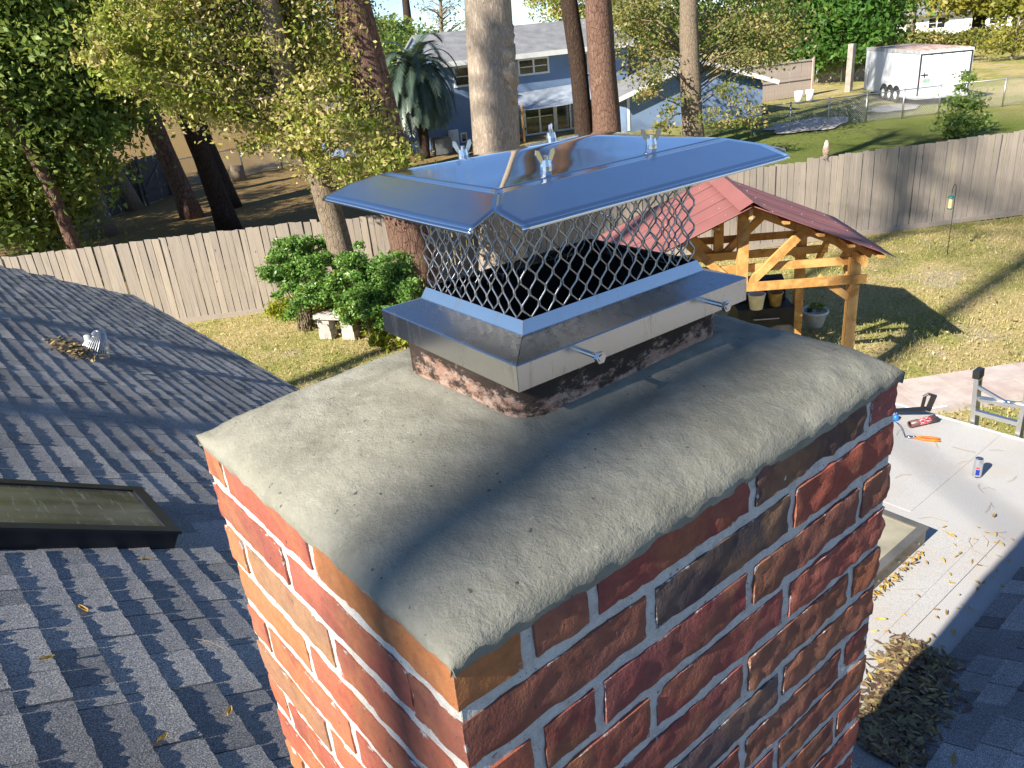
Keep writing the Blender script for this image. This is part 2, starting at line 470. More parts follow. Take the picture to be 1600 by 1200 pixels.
# beyond the fence
L_bl = [(4.21,23.14,5.94,2.00),(4.94,22.99,4.53,1.60),(3.48,23.27,4.40,2.00),(4.18,23.60,3.35,1.60),(2.91,24.24,2.54,1.80),(5.00,21.91,3.7,.55),(3.42,25.08,1.68,1.50),(5.68,23.84,5.86,1.70),(6.95,24.53,6.28,1.60),(5.89,23.79,4.42,1.00),(4.34,23.02,7.31,2.20),(5.81,23.71,7.48,2.20),(2.87,23.36,5.49,2.50),(2.24,24.37,3.14,2.20),(3.5,24.0,10,2.2),(5.5,24.0,10.5,2.2)]
make_tree('live_oak', 'dense dark green live oak at the far left beyond the fence', (3.5, 26.8, 0), (3.8, 24.2, 8.5), .42, .2, M['dark_bark'], M['leaf_dark'], L_bl, 110, .16, .42, 22, 10, .4)
make_tree('leaning_pine', 'slim dark trunk leaning left, closest to the left board fence', (8.62, 25.4, 0), (7.3, 25.8, 12.5), .33, .22, M['dark_bark'], M['needle'], pine_cr(7.3, 25.8, 13, 1.2), 26, .18, .3, 12, 3, .2, .12)
make_tree('leaning_pine', 'dark trunk lit by sun patches between the gate and the double trunks', (8.69, 29.1, 0), (6.9, 29.7, 13), .34, .22, M['pine_bark'], M['needle'], pine_cr(6.9, 29.7, 13, 1.2), 26, .18, .3, 12, 3, .25, .12)
make_tree('leaning_pine', 'dark trunk half hidden behind the slim trunk nearest the fence', (10.3, 29.6, 0), (9.0, 30.0, 13), .35, .2, M['dark_bark'], M['needle'], pine_cr(9.0, 30, 13, 1.2), 26, .18, .3, 12, 3, .25, .12)
make_tree('bent_tree', 'pale patchy trunk rising behind the dark gate at left', (7.9, 33.5, 0), (5.6, 33.6, 10), .32, .2, M['oak_bark'], M['leaf_dark'], [(5.6, 33.4, 9.6, 2), (4.6, 33, 8.4, 1.6), (7, 34, 10.4, 1.8)], 30, .18, .4, 10, 3, .5)
make_tree('bent_tree', 'stout tree at the left edge with a sunlit patch low on its trunk', (5.6, 29.2, 0), (4.2, 28.6, 9), .46, .3, M['oak_bark'], M['leaf_dark'], [(4.2, 28.4, 9, 2), (2.4, 28, 8, 2), (5.2, 28.2, 7.6, 1.8)], 36, .17, .4, 10, 3, .4)
make_tree('slender_tree', 'thin trunk at the left edge standing in front of the live oak', (3.6, 22.2, 0), (2.6, 22.3, 9), .17, .1, M['pine_bark'], M['leaf_dark'], [(2.6, 22.3, 9.3, 1.6), (3.2, 22.2, 8, 1.2)], 36, .14, .35, 12, 3, .2)
make_tree('slim_pine', 'slim dark pine trunk close beside the straight thick pine behind the cap', (21.2, 21.6, 0), (20.6, 22.2, 17), .34, .22, M['dark_bark'], M['needle'], pine_cr(20.6, 22.2, 16, 1.6), 30, .2, .4, 12, 3, .35, .12)
make_tree('straight_pine', 'straight thick sunlit pine trunk with flaky bark behind the cap', (21.3, 20.5, 0), (21.2, 20.9, 18), .50, .38, M['pine_bark'], M['needle'], pine_cr(21.2, 20.9, 17, 1.6), 30, .2, .4, 12, 3, .15, .12, n=18)
F_bl = [(25.99,22.72,4.29,1.80),(27.06,19.80,4.06,1.80),(26.82,21.76,5.22,2.20),(27.81,18.73,3.73,1.50),(22.81,20.23,3.55,.80),(22.78,19.47,3.11,.60),(24.85,17.57,2.44,.6),(25.04,17.13,1.44,.55),(22.22,19.29,2.53,.35),(23.08,19.00,2.11,.4),(22.50,18.81,1.53,.4),(24.41,18.04,1.62,.5),(28.57,19.44,4.84,2.00),(27.34,24.23,5.25,2.00),(29.80,19.37,4.07,1.50),(26,20,8,2),(24,19,9.5,1.8),(27,21.5,9.5,2)]
make_tree('mixed_oak', 'sunlit oak with sparse rusty leaves in front of the blue house wing', (25.2, 19.7, 0), (25.0, 19.9, 11), .42, .26, M['oak_bark'], M['leaf_mixed'], F_bl, 50, .13, .40, 18, 7, .3, limbr=.035)
make_tree('broadleaf_tree', 'big dark green tree left of the white trailer', (54.5, 30.5, 0), (54.6, 30.2, 9), .5, .25, M['dark_bark'], M['leaf_green'], [(52.39,32.28,3.39,3.20),(54.49,30.74,3.95,4.20),(54.6,28.9,2.97,2.4),(52.18,28.59,2.6,2.2),(51.86,31.12,2.3,2.0),(55.6,28.9,4.04,2.4),(53.73,33.96,4.82,3.20),(55.00,29.85,7,4.2)], 120, .34, .6, 9, 8, .3)
make_tree('cypress_tree', 'spreading yellow-green tree at the top right before the white house', (80.5, 32.2, 0), (80.5, 32.2, 10), .6, .3, M['dark_bark'], M['leaf_yellow'], [(80.20,34.6,5.6,2.6),(81.46,32.19,5.2,3.2),(80.47,29.13,4.9,2.8),(77.42,31.43,4.6,2.0),(78.29,29.14,4.3,1.8),(81.63,35.6,7.4,3.00),(83.58,32.34,7,5.00),(79,27,5,3)], 120, .42, .7, 9, 8, .3)
make_tree('yellow_sapling', 'small yellowish tree on the lawn at the right edge', (65.2, 23.4, 0), (65.2, 23.4, 2.8), .14, .06, M['oak_bark'], M['leaf_yellow'], [(65.27,23.77,1.6,1.5),(65.60,22.4,2.2,1.8),(64.05,24.6,1.3,1.0)], 50, .25, .5, 8, 3, .1)
make_tree('broadleaf_tree', 'hazy tall tree seen between the red-brown pine and the pale trunk', (31, 48, 0), (32, 49, 10), .4, .2, M['dark_bark'], M['leaf_dark'], [(32.6,51.45,4.2,2.2),(28.28,43.04,4.24,2.0),(26.23,41.90,2.45,1.6),(28.9,47.20,4.9,2.2),(26.5,44,3.6,2.2),(30,46,3,2.4)], 90, .25, .5, 11, 8, .3)
make_tree('bare_tree', 'thin nearly bare tree against the sky left of the pale trunk', (37.9, 54, 0), (38.2, 53.6, 11), .22, .08, M['oak_bark'], M['leaf_mixed'], [(37.88,53.41,6.92,2.6),(40.24,54.95,5.2,1.8),(38.5,53,10,2)], 9, .2, .5, 9, 1, .3, limbr=.05)
make_tree('broadleaf_tree', 'tree showing above the blue house roof beside the slim pine', (51, 53.5, 0), (51, 53.5, 12), .4, .2, M['dark_bark'], M['leaf_oak'], [(50.73,54.57,7.2,2.6),(51.43,52.52,7.4,2.6),(50.9,53.2,10.5,2.6)], 70, .28, .5, 9, 8, .3)
make_tree('broadleaf_tree', 'tree showing over the right end of the blue house roof', (49, 44.5, 0), (49, 44.5, 12), .4, .2, M['dark_bark'], M['leaf_oak'], [(48.64,43.91,6.2,2.8),(50.59,46.64,7.6,3.2),(49,44,10.5,2.6)], 80, .28, .5, 10, 8, .3)
K_bl = [(17.66,48.35,3.4,2.6),(21.97,50.93,3.4,2.6),(24.27,49.89,3.9,3.0),(21.69,53.26,5.4,3.4),(25.52,47.00,4.0,2.8),(23.83,43.8,2.2,1.8)]
make_tree('broadleaf_tree', 'far tree filling the gap behind the oak foliage at left', (22.5, 50.5, 0), (22.5, 50.5, 8), .4, .2, M['dark_bark'], M['leaf_mixed'], K_bl, 100, .26, .5, 9, 8, .3)
# tall trees on the sunny side, outside the picture: they throw the soft bands of shade
for i, (x, y, rr, hh, cs, lab) in enumerate(((-16.5, -.80, .105, 21, 1.1, 'slim'), (-19, 6.4, .2, 27, 1.7, 'tall'), (-17, 10.6, .2, 23, 1.3, 'wide'), (-22, 3.2, .2, 28, 1.3, 'distant'))):
    make_tree('western_pine', '%s pine on the sunny side of the house' % lab, (x, y, 0), (x + (.35 if i == 0 else .3), y + (.25 if i == 0 else .2), hh), rr, rr * .8, M['pine_bark'], M['needle'], pine_cr(x, y, hh - 1.5, cs) + ([(-16.2, 1.2, 15.2, .4), (-16.4, 2.4, 16.5, .6)] if i == 0 else []), 22, .22, .35, 10, 3, .1, .14)
for x, y, lab in ((-4.5, 26.5, 'near'), (-3.5, 31.5, 'middle'), (0.5, 37.5, 'far')):
    make_tree('shade_oak', '%s spreading oak outside the left edge of the view' % lab, (x, y, 0), (x, y, 8), .4, .2, M['dark_bark'], M['leaf_dark'], [(x, y, 7, 2.2), (x + 2, y + .6, 6, 1.8), (x - 2, y - .4, 6.4, 1.8), (x + .6, y - 2, 6.2, 1.8), (x - .4, y + 2, 6.4, 1.8), (x, y, 9.4, 2.2)], 60, .2, .5, 14, 8, .3)
def far_woods():
    bl = []
    for i in range(95):
        a = R_(random.uniform(8, 100)); d = random.uniform(105, 150)
        if 42 < math.degrees(a) < 62 and random.random() < .75: continue
        bl.append((math.cos(a) * d, math.sin(a) * d, random.uniform(1, 6.5), random.uniform(3, 6)))
    Q, v, _ = blob_leaves(bl, 24, .9, 1.2, 1.6)
    tag(mobj('distant_woods', quads_mesh('distant_woods', Q, 4, v), M['leaf_dark']), 'far line of woods closing the view behind the houses', 'woods', kind='stuff')
far_woods()

# ------------------------------------------------------------------ shrubs and small plants
def make_bush(name, label, blobs, leaf, per, size, sub, clump, base, stems=True, cat='shrub', group=None, aspect=.5, bias=None):
    root = thing(name, label, cat, base, 0, group)
    Q, v, tips = blob_leaves(blobs, per, size, clump, sub, .45, aspect, bias)
    mobj('foliage', quads_mesh('foliage', Q - np.array(base), 4, v), leaf, root)
    if stems:
        b = MB()
        for i in range(0, len(tips), 4):
            tp = Vector(tips[i]) - Vector(base)
            st = Vector((random.uniform(-.15, .15), random.uniform(-.15, .15), -.05))
            b.tube([st, st.lerp(tp, .5) + Vector((0, 0, .1)), tp], [.014, .01, .004], 5, False)
        b.build('stems', M['oak_bark'], root, True)
    return root
U_bl = [(5.92,14.25,1.61,.45),(5.83,13.59,1.10,.5),(5.58,14.17,1.19,.4),(5.7,14.2,1.35,.4),(6.29,13.9,1.41,.4),(5.98,13.2,.93,.4),(5.53,13.6,.77,.35)]
make_bush('camellia_shrub', 'glossy green shrub left of the oak trunk against the board fence', U_bl, M['leaf_bush'], 120, .07, 95, .14, (5.8, 14.1, 0))
U2 = [(6.62,12.94,1.32,.45),(6.61,12.28,1.06,.45),(6.93,12.03,1.20,.4),(6.04,12.2,.85,.4),(6.75,11.7,.9,.35),(6.31,11.84,.7,.38),(6.2,12.6,.55,.4),(6.6,12.9,.7,.4),(7.05,12.5,.8,.4)]
make_bush('camellia_shrub', 'glossy green shrub right of the oak trunk behind the stone bench', U2, M['leaf_bush'], 120, .07, 95, .14, (6.5, 12.5, 0))
for k, (x, y, s, lab) in enumerate(((6.04, 15.1, .22, 'under the fence at the far left'), (6.2, 14.6, .26, 'below the left shrub'), (6.5, 14.3, .22, 'between the left shrub and the bench'), (6.75, 12.5, .24, 'just right of the stone bench'), (6.46, 11.56, .2, 'on the lawn beside the chimney corner'))):
    make_bush('ground_plant', 'lime yellow leafy plant ' + lab, [(x, y, .2, s * 1.3), (x + .3, y - .15, .16, s * 1.2), (x - .25, y + .15, .16, s * 1.1)], M['leaf_lime'], 50, .13, 90, .12, (x, y, 0), False, 'plant', 'lime plants along the fence', .3)
make_bush('shrub', 'dark bushy shrub on the green grass beyond the right fence', [(31.85,12.85,.75,.8),(32.27,12.74,1.3,.6),(31.55,12.90,.45,.7),(32.21,12.40,.55,.6),(32.3,13,1.9,.4)], M['leaf_dark'], 44, .13, 30, .25, (31.9, 12.8, 0))

# ------------------------------------------------------------------ board fence
def make_fence():
    t = NT('fence_board'); co = t.coord(); r = t.rnd()
    off = t.n('ShaderNodeCombineXYZ'); t.l(t.math('MULTIPLY', r, 37), off.inputs[0]); t.l(t.math('MULTIPLY', r, 91), off.inputs[2])
    va = t.n('ShaderNodeVectorMath'); va.operation = 'ADD'; t.l(co, va.inputs[0]); t.l(off.outputs[0], va.inputs[1])
    mp = t.n('ShaderNodeMapping'); mp.inputs['Scale'].default_value = (9, 9, .7); t.l(va.outputs[0], mp.inputs[0])
    g1 = t.noise(mp.outputs[0], 4, 5, .6, 1.2); big = t.noise(va.outputs[0], 1.2, 3)
    c = t.ramp(g1, [(.25, (.18, .15, .125)), (.5, (.38, .325, .27)), (.75, (.50, .445, .385))])
    c = t.mix(t.math('MULTIPLY', r, .5), c, (.52, .43, .33)); c = t.mix(t.math('MULTIPLY', t.math('FRACT', t.math('MULTIPLY', r, 7.3)), .55), c, (.27, .235, .205)); c = t.mix(t.math('MULTIPLY', big, .45), c, (.30, .26, .225))
    kn = t.ramp(t.voro(va.outputs[0], 3.2), [(.03, 1), (.07, 0)]); c = t.mix(t.math('MULTIPLY', kn, .8), c, (.13, .09, .06))
    t.bump(g1, .35, .006); mat = t.out(c, .85, 0, .15)
    p0 = Vector((4.36, 16.74, 0)); e = Vector((21.06 - 4.36, 6.57 - 16.74, 0)).normalized()
    ang = math.atan2(e.y, e.x)
    root = thing('board_fence', 'weathered grey-tan vertical board fence running across the yard', 'fence', (4.36, 16.74, 0), ang)
    variants = []
    for k in range(8):
        w = .133 + random.uniform(-.005, .004); tl = random.uniform(-.006, .006)
        b = MB(); nseg = 5
        vv = []
        for i in range(nseg + 1):
            z = i / nseg
            sx = .004 * math.sin(z * 3 + k); sy = .006 * math.sin(z * 2.2 + k * 1.7)
            for x, y in ((-w / 2, 0), (w / 2, 0), (w / 2, .018), (-w / 2, .018)):
                vv.append((x + sx, y + sy, z + (tl * (1 if x > 0 else -1) if i == nseg else 0)))
        ff = []
        for i in range(nseg):
            for j in range(4):
                a = i * 4 + j; d = i * 4 + (j + 1) % 4
                ff.append((a, d, d + 4, a + 4))
        ff.append((nseg * 4, nseg * 4 + 1, nseg * 4 + 2, nseg * 4 + 3))
        b.add(vv, ff); variants.append(b.mesh('board'))
    s = -7.5
    while s < 27:
        h = 1.80 + max(0, (s - 8)) * .0105 + random.uniform(-.018, .018)
        if 3 < s < 14: h -= .05
        o = mobj('board', variants[random.randrange(8)], mat, root, (s, random.choice((-.009, -.003, .004)) + random.uniform(-.002, .002), .01), (random.uniform(-.006, .006), random.uniform(-.006, .006), random.uniform(-.03, .03)))
        o.scale = (1, 1, h)
        s += .1475
    for z in (.35, 1.0, 1.55):
        MB().box(-7.5, 27, .02, .06, z, z + .085).build('rail', mat, root)
    MB().box(-7.5, 27, -.03, -.004, -.05, .06).build('kick_board', mat, root)
    for k in range(15):
        MB().box(-7.4 + k * 2.4, -7.31 + k * 2.4, .062, .15, -.1, 1.75).build('post', mat, root)
    return root
make_fence()

def bird():
    """hawk perched on the fence top"""
    t = NT('hawk_plumage'); co = t.coord()
    zz = t.n('ShaderNodeSeparateXYZ'); t.l(co, zz.inputs[0])
    c = t.ramp(t.noise(co, 40, 3), [(.4, (.25, .15, .09)), (.6, (.55, .45, .36))])
    c = t.mix(t.ramp(zz.outputs[2], [(.28, 0), (.34, 1)]), c, (.75, .66, .50))
    c = t.mix(t.ramp(zz.outputs[2], [(.02, 1), (.08, 0)]), c, (.07, .05, .045))
    mat = t.out(c, .8)
    b = MB()
    # spine from tail tip to beak, one continuous body
    sp = [((.10, 0, -.10), .012), ((.075, 0, -.02), .03), ((.05, 0, .06), .045), ((.015, 0, .14), .075), ((-.01, 0, .22), .082), ((-.025, 0, .29), .062), ((-.03, 0, .335), .046), ((-.04, 0, .37), .044), ((-.06, 0, .395), .030), ((-.085, 0, .385), .012), ((-.10, 0, .375), .003)]
    b.tube([p for p, r in sp], [r for p, r in sp], 12, True)
    for y in (-.03, .03):
        b.tube([(-.005, y, .13), (-.01, y, .05), (-.01, y, .0)], [.02, .008, .008], 6)
        for a in (-.6, 0, .6): b.tube([(-.01, y, .004), (-.01 - .04 * math.cos(a), y + .04 * math.sin(a), .002)], [.006, .003], 5)
    p0 = Vector((4.36, 16.74, 0)); e = Vector((21.06 - 4.36, 6.57 - 16.74, 0)).normalized()
    p = p0 + e * 14.4
    o = b.build('hawk', mat, None, True, (p.x, p.y, 1.815), (0, 0, R_(25)))
    tag(o, 'speckled brown and cream hawk perched on top of the board fence', 'bird')
bird()

# ------------------------------------------------------------------ bird feeder on hook pole
def feeder():
    metal = m_plain('feeder_green', (.02, .16, .14), .4); iron = m_plain('hook_iron', (.03, .03, .03), .5)
    r = thing('feeder_pole', 'thin black shepherd hook pole standing on the lawn', 'pole', (16.93, 6.49, 0))
    b = MB(); pts = [(0, 0, -.1), (0, 0, 1.3)]
    for k in range(9):
        a = math.pi * k / 8; pts.append((-.09 + .09 * math.cos(a), .0, 1.3 + .14 * math.sin(a)))
    b.tube(pts, .0075, 6); b.build('hook', iron, r, True)
    f = thing('bird_feeder', 'green topped tube bird feeder hanging before the board fence', 'bird feeder', (16.75, 6.49, .96))
    MB().lathe([(.0, 0), (.048, 0), (.05, .02), (.048, .025)], 16).build('tray', metal, f, True)
    MB().lathe([(.04, .022), (.04, .24)], 16).build('seed_tube', m_plain('seed', (.55, .48, .25), .5, sc=60, var=.5), f, True)
    MB().lathe([(.075, .235), (.07, .25), (.03, .275), (.0, .28)], 16).build('lid', metal, f, True)
    MB().tube([(0, 0, .27), (0, 0, .34)], .004, 5).build('hanger', iron, f)
feeder()

# ------------------------------------------------------------------ the house under the camera
ZM = 4.57707            # height of the first bed joint of the chimney
PITCH = R_(29.0)
house = thing('house', 'low house with grey shingle roof and white flat patio roof around the chimney', 'house')

def m_shingle(name, dark, mid, light):
    t = NT(name); co = t.pos()
    v = t.math('FRACT', t.math('ADD', t.attr(), t.rnd()))
    base = t.ramp(v, [(0, dark), (.5, mid), (1, light)])
    gr = t.noise(co, 260, 2, .8); g2 = t.noise(co, 90, 2, .7); big = t.noise(co, 1.3, 4, .6)
    c = t.mix(.75, base, t.ramp(gr, [(.36, (.2, .2, .22)), (.5, (.85, .85, .85)), (.62, (2.4, 2.35, 2.25))]), 'MULTIPLY')
    c = t.mix(t.ramp(big, [(.45, 0), (.7, .45)]), c, tuple(x * .6 for x in dark))
    t.bump(t.math('ADD', gr, t.math('MULTIPLY', g2, .6)), .5, .004)
    return t.out(c, .92, 0, .15)
M['shingle'] = m_shingle('shingle', (.20, .20, .20), (.265, .263, .26), (.33, .325, .315))

def make_variants():
    out = []
    for w in (.10, .145, .19, .235, .30):
        for k in range(4):
            n = max(6, int(w / .014))
            th = random.choice((.0075, .009, .011, .013))
            us = [(-w / 2 + .0022) + (w - .0044) * i / n for i in range(n + 1)]
            b = MB(); vv = []
            skew = random.uniform(-.003, .003)
            fr = [(.0025 * random.uniform(-1, 1) + skew * (u / w), th + random.uniform(-.0022, .0022)) for u in us]
            for u, (dv, dz) in zip(us, fr): vv.append((-.135, u, .0))
            for u, (dv, dz) in zip(us, fr): vv.append((-.03, u, dz * .72))
            for u, (dv, dz) in zip(us, fr): vv.append((dv, u, dz))
            for u, (dv, dz) in zip(us, fr): vv.append((dv, u, -.003))
            m = n + 1; ff = []
            for r in range(3):
                for i in range(n):
                    a = r * m + i
                    ff.append((a, a + m, a + m + 1, a + 1))
            for side in (0, n):
                q = [r * m + side for r in range(4)]
                ff.append(tuple(q if side else q[::-1]))
            b.add(vv, ff)
            out.append((w, b, b.mesh('shingle')))
    return out
SV = make_variants()

def shingle_field(M4, v0, v1, u0, u1, exposure, nindiv, skip=None, seed=1, reach=None, mat='shingle'):
    rs = random.Random(seed)
    tabs = []
    row = 0
    v = v1
    while v > v0:
        u = u0 - rs.uniform(0, .3)
        while u < u1:
            w, b, me = SV[rs.randrange(len(SV))]
            c = M4 @ Vector((v, u + w / 2, 0))
            if not (skip and skip(v, u + w / 2)):
                tabs.append((v + rs.uniform(-.002, .002), u + w / 2, b, me, c))
            u += w
        v -= exposure
    camp = cam.matrix_world.translation
    def vis(t):
        q = cam.matrix_world.inverted() @ t[4]
        if q.z > -.1: return 1e6
        x, y = q.x / -q.z, q.y / -q.z
        if abs(x) > .68 or abs(y) > .52: return 1e5 + (t[4] - camp).length
        return (t[4] - camp).length
    tabs.sort(key=vis)
    for (v, u, b, me, c) in tabs[:nindiv]:
        o = mobj('shingle', me, None, house); o.data.materials.append(M['shingle']) if not me.materials else None
        if mat != 'shingle': o.material_slots[0].link = 'OBJECT'; o.material_slots[0].material = M[mat]
        o.matrix_local = M4 @ Matrix.Translation((v, u, rs.uniform(0, .0012)))
    V, F, A = [], [], []
    base = 0
    for (v, u, b, me, c) in tabs[nindiv:]:
        T = M4 @ Matrix.Translation((v, u, rs.uniform(0, .0012)))
        pv = np.array(b.v); Tm = np.array(T)
        V.append(pv @ Tm[:3, :3].T + Tm[:3, 3])
        a = rs.random()
        for f in b.f:
            F.append(tuple(i + base for i in f)); A.append(a)
        base += len(pv)
    if V:
        me = bpy.data.meshes.new('shingle_field')
        me.from_pydata(np.concatenate(V).tolist(), [], F)
        at = me.attributes.new('v', 'FLOAT', 'FACE'); at.data.foreach_set('value', np.array(A, np.float32))
        o = mobj('shingle_field', me, M[mat], house)
        o['kind'] = 'stuff'

# main slope, falling towards +X
du = Vector((-.02, 1, 0)).normalized(); dh = Vector((1, .02, 0)).normalized()
dv = (dh * math.cos(PITCH) - Vector((0, 0, math.sin(PITCH)))).normalized()
dn = dv.cross(du).normalized()
Z0 = 3.541
M_MAIN = Matrix(((dv.x, du.x, dn.x, 0), (dv.y, du.y, dn.y, 0), (dv.z, du.z, dn.z, Z0), (0, 0, 0, 1)))
V_EAVE = 2.47 / math.cos(PITCH); V_RIDGE = -1.9 / math.cos(PITCH)
def main_skip(v, u):
    if -.05 < v < .85 and -.06 < u < .64: return True           # chimney
    if -.98 < v < .32 and 2.5 < u < 2.92: return True           # skylight
    return False
shingle_field(M_MAIN, -.95, V_EAVE, -1.2, 11.15, .123, 235, main_skip, 3)
# wing slope, falling towards +Y
wp = R_(25)
wx = Vector((1, .02, 0)).normalized(); wv = Vector((-.02 * math.cos(wp), math.cos(wp), -math.sin(wp))).normalized(); wnn = wx.cross(wv).normalized()
# local x = downslope, local y = -x direction so that the frame is right handed
wy = wnn.cross(wv).normalized()
M_WING = Matrix(((wv.x, wy.x, wnn.x, 2.9), (wv.y, wy.y, wnn.y, .61), (wv.z, wy.z, wnn.z, 2.215), (0, 0, 0, 1)))
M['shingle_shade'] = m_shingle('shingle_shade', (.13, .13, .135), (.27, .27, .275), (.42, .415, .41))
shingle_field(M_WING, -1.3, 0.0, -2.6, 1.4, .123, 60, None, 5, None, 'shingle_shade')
deck = m_shingle('roof_deck', (.20, .20, .205), (.24, .24, .245), (.28, .28, .28))
b = MB(); b.box(V_RIDGE, V_EAVE - .01, -11.0, 11.2, -.06, -.004, M_MAIN); b.build('roof_deck', deck, house)
ridge_z = (M_MAIN @ Vector((V_RIDGE, 0, 0))).z
MB().beam((-1.9 - 2.2, 3.2, ridge_z - 1.22), (-1.9 - .03, 3.2, ridge_z - .06), 15.6, .06).build('roof_deck', deck, house)
b = MB(); b.box(-4.2, 0, -4.6, 1.6, -.06, -.006, M_WING); b.build('wing_deck', deck, house)
wallm = m_plain('house_wall', (.5, .47, .42), .9, bump=.2)
MB().box(-5.0, 2.05, -10.8, 10.9, -.1, 2.2).build('wall', wallm, house)
MB().box(V_EAVE - .012, V_EAVE + .012, -1.5, 11.2, -.14, .0, M_MAIN).build('fascia', m_plain('white_trim', (.7, .7, .68), .5), house)
# flat roof
def flat_mat():
    t = NT('flat_roof_membrane'); p = t.pos()
    gr = t.noise(p, 240, 2, .75); st = t.noise(p, 2.2, 5, .65); st2 = t.noise(p, 7, 4, .6)
    c = t.ramp(gr, [(.3, (.24, .235, .225)), (.5, (.43, .425, .41)), (.7, (.54, .53, .51))])
    c = t.mix(t.ramp(st, [(.45, 0), (.72, .5)]), c, (.40, .34, .29))
    c = t.mix(t.ramp(st2, [(.55, 0), (.8, .5)]), c, (.36, .36, .37))
    t.bump(gr, .35, .003)
    return t.out(c, .9, 0, .15)
fm = flat_mat()
MB().box(2.32, 5.36, .55, 3.0, 2.08, 2.2).build('flat_roof', fm, house)
MB().box(5.362, 5.385, .55, 3.0, 2.04, 2.206).build('drip_edge', m_plain('drip_edge', (.6, .6, .6), .4), house)
MB().box(2.3, 4.04, .90, 1.15, 2.2, 2.2055).build('membrane_sheet', fm, house)
MB().box(2.3, 4.09, .815, .897, 2.2, 2.2095).build('membrane_sheet', fm, house)
MB().box(4.05, 5.36, 1.30, 2.9, 2.2, 2.2035).build('membrane_sheet', fm, house)
for x in (2.5, 5.1):
    for y in (.75, 2.85): MB().box(x - .05, x + .05, y - .05, y + .05, -.1, 2.08).build('porch_post', wallm, house)

# ------------------------------------------------------------------ skylights
def skylight(label, M4, x0, x1, y0, y1, h, fmat, pmat, bolts=False):
    s = thing('skylight', label, 'skylight'); s.matrix_world = M4 @ Matrix.Translation(((x0 + x1) / 2, (y0 + y1) / 2, 0))
    hx, hy = (x1 - x0) / 2, (y1 - y0) / 2; w = .05
    b = MB()
    b.box(-hx, hx, -hy, -hy + w, 0, h); b.box(-hx, hx, hy - w, hy, 0, h); b.box(-hx, -hx + w, -hy + w, hy - w, 0, h); b.box(hx - w, hx, -hy + w, hy - w, 0, h)
    b.build('frame', fmat, s)
    b = MB(); w2 = .04
    b.box(-hx - .008, hx + .008, -hy - .008, -hy + w2, h, h + .012); b.box(-hx - .008, hx + .008, hy - w2, hy + .008, h, h + .012)
    b.box(-hx - .008, -hx + w2, -hy + w2, hy - w2, h, h + .012); b.box(hx - w2, hx + .008, -hy + w2, hy - w2, h, h + .012)
    b.build('rim', fmat, s)
    MB().box(-hx + w2 - .003, hx - w2 + .003, -hy + w2 - .003, hy - w2 + .003, h - .012, h + .004).build('pane', pmat, s)
    if bolts:
        for k in range(5):
            MB().lathe([(.0, .004), (.007, .003), (.008, 0)], 8, Matrix.Translation((-hx + .1 + k * (2 * hx - .2) / 4, -hy - .009, h * .55)) @ Matrix.Rotation(R_(90), 4, 'X')).build('screw', M['steel'], s)
    return s
def m_steel(name, c, rough, nz=.06, sc=3.0, streak=0.0, bmp=.035):
    t = NT(name); co = t.coord()
    n1 = t.noise(co, sc * 4, 4, .6)
    r = t.math('ADD', rough, t.math('MULTIPLY', t.math('SUBTRACT', n1, .5), nz))
    kc = t.mix(t.ramp(t.noise(co, sc * 9, 5, .7), [(.5, 0), (.8, .25)]), c, tuple(x * .75 for x in c))
    if streak:
        mp = t.coord('Object', (40, 40, 5)); s_ = t.noise(mp, 1.6, 4, .7)
        sm = t.ramp(s_, [(.55, 0), (.75, streak)])
        kc = t.mix(sm, kc, (.34, .31, .28)); r = t.math('ADD', r, t.math('MULTIPLY', sm, .3))
    t.bump(t.noise(co, sc * 2, 2), bmp, .02)
    return t.out(kc, r, 1.0)
M['steel'] = m_steel('steel', (.62, .62, .62), .22)
M['lid_steel'] = m_steel('lid_steel', (.80, .81, .82), .07, .05, 3)
M['flap_steel'] = m_steel('flap_steel', (.76, .77, .79), .16, .1, 3, 0, .012)
M['skirt_steel'] = m_steel('skirt_steel', (.58, .58, .58), .24, .06, 3, .5, .012)
M['wire_steel'] = m_steel('wire_steel', (.42, .41, .40), .34)
M['galv'] = m_steel('galvanised', (.5, .51, .52), .42)
dirty = NT('dirty_glass'); co = dirty.coord(); dn1 = dirty.math('ADD', dirty.math('MULTIPLY', dirty.noise(dirty.coord('Object', (1.2, 5, 1)), 2, 3, .5), .75), dirty.math('MULTIPLY', dirty.ramp(dirty.noise(dirty.coord('Object', (22, 3, 3)), 2.2, 4, .6), [(.55, 0), (.75, 1)]), .35))
dirty_m = dirty.out(dirty.ramp(dn1, [(.3, (.09, .085, .06)), (.55, (.22, .20, .14)), (.8, (.33, .30, .22))]), dirty.ramp(dn1, [(.3, .12), (.8, .45)]), 0, .8)
blackm = m_plain('black_frame', (.018, .02, .024), .35, 0, .4)
skylight('black framed skylight with grimy glass set in the left shingle roof', M_MAIN, -1.05, .336, 2.45, 2.93, .068, blackm, dirty_m)
t = NT('amber_glass'); pan = t.out(t.ramp(t.noise(t.coord(), 4, 4), [(.3, (.20, .18, .12)), (.7, (.42, .38, .27))]), .18, 0, .8)
skylight('bronze metal framed skylight on the white flat roof right of chimney', Matrix.Translation((0, 0, 2.2)), 2.7, 3.8, 1.1, 2.1, .10, m_plain('bronze_frame', (.22, .205, .17), .45, .6), pan, True)

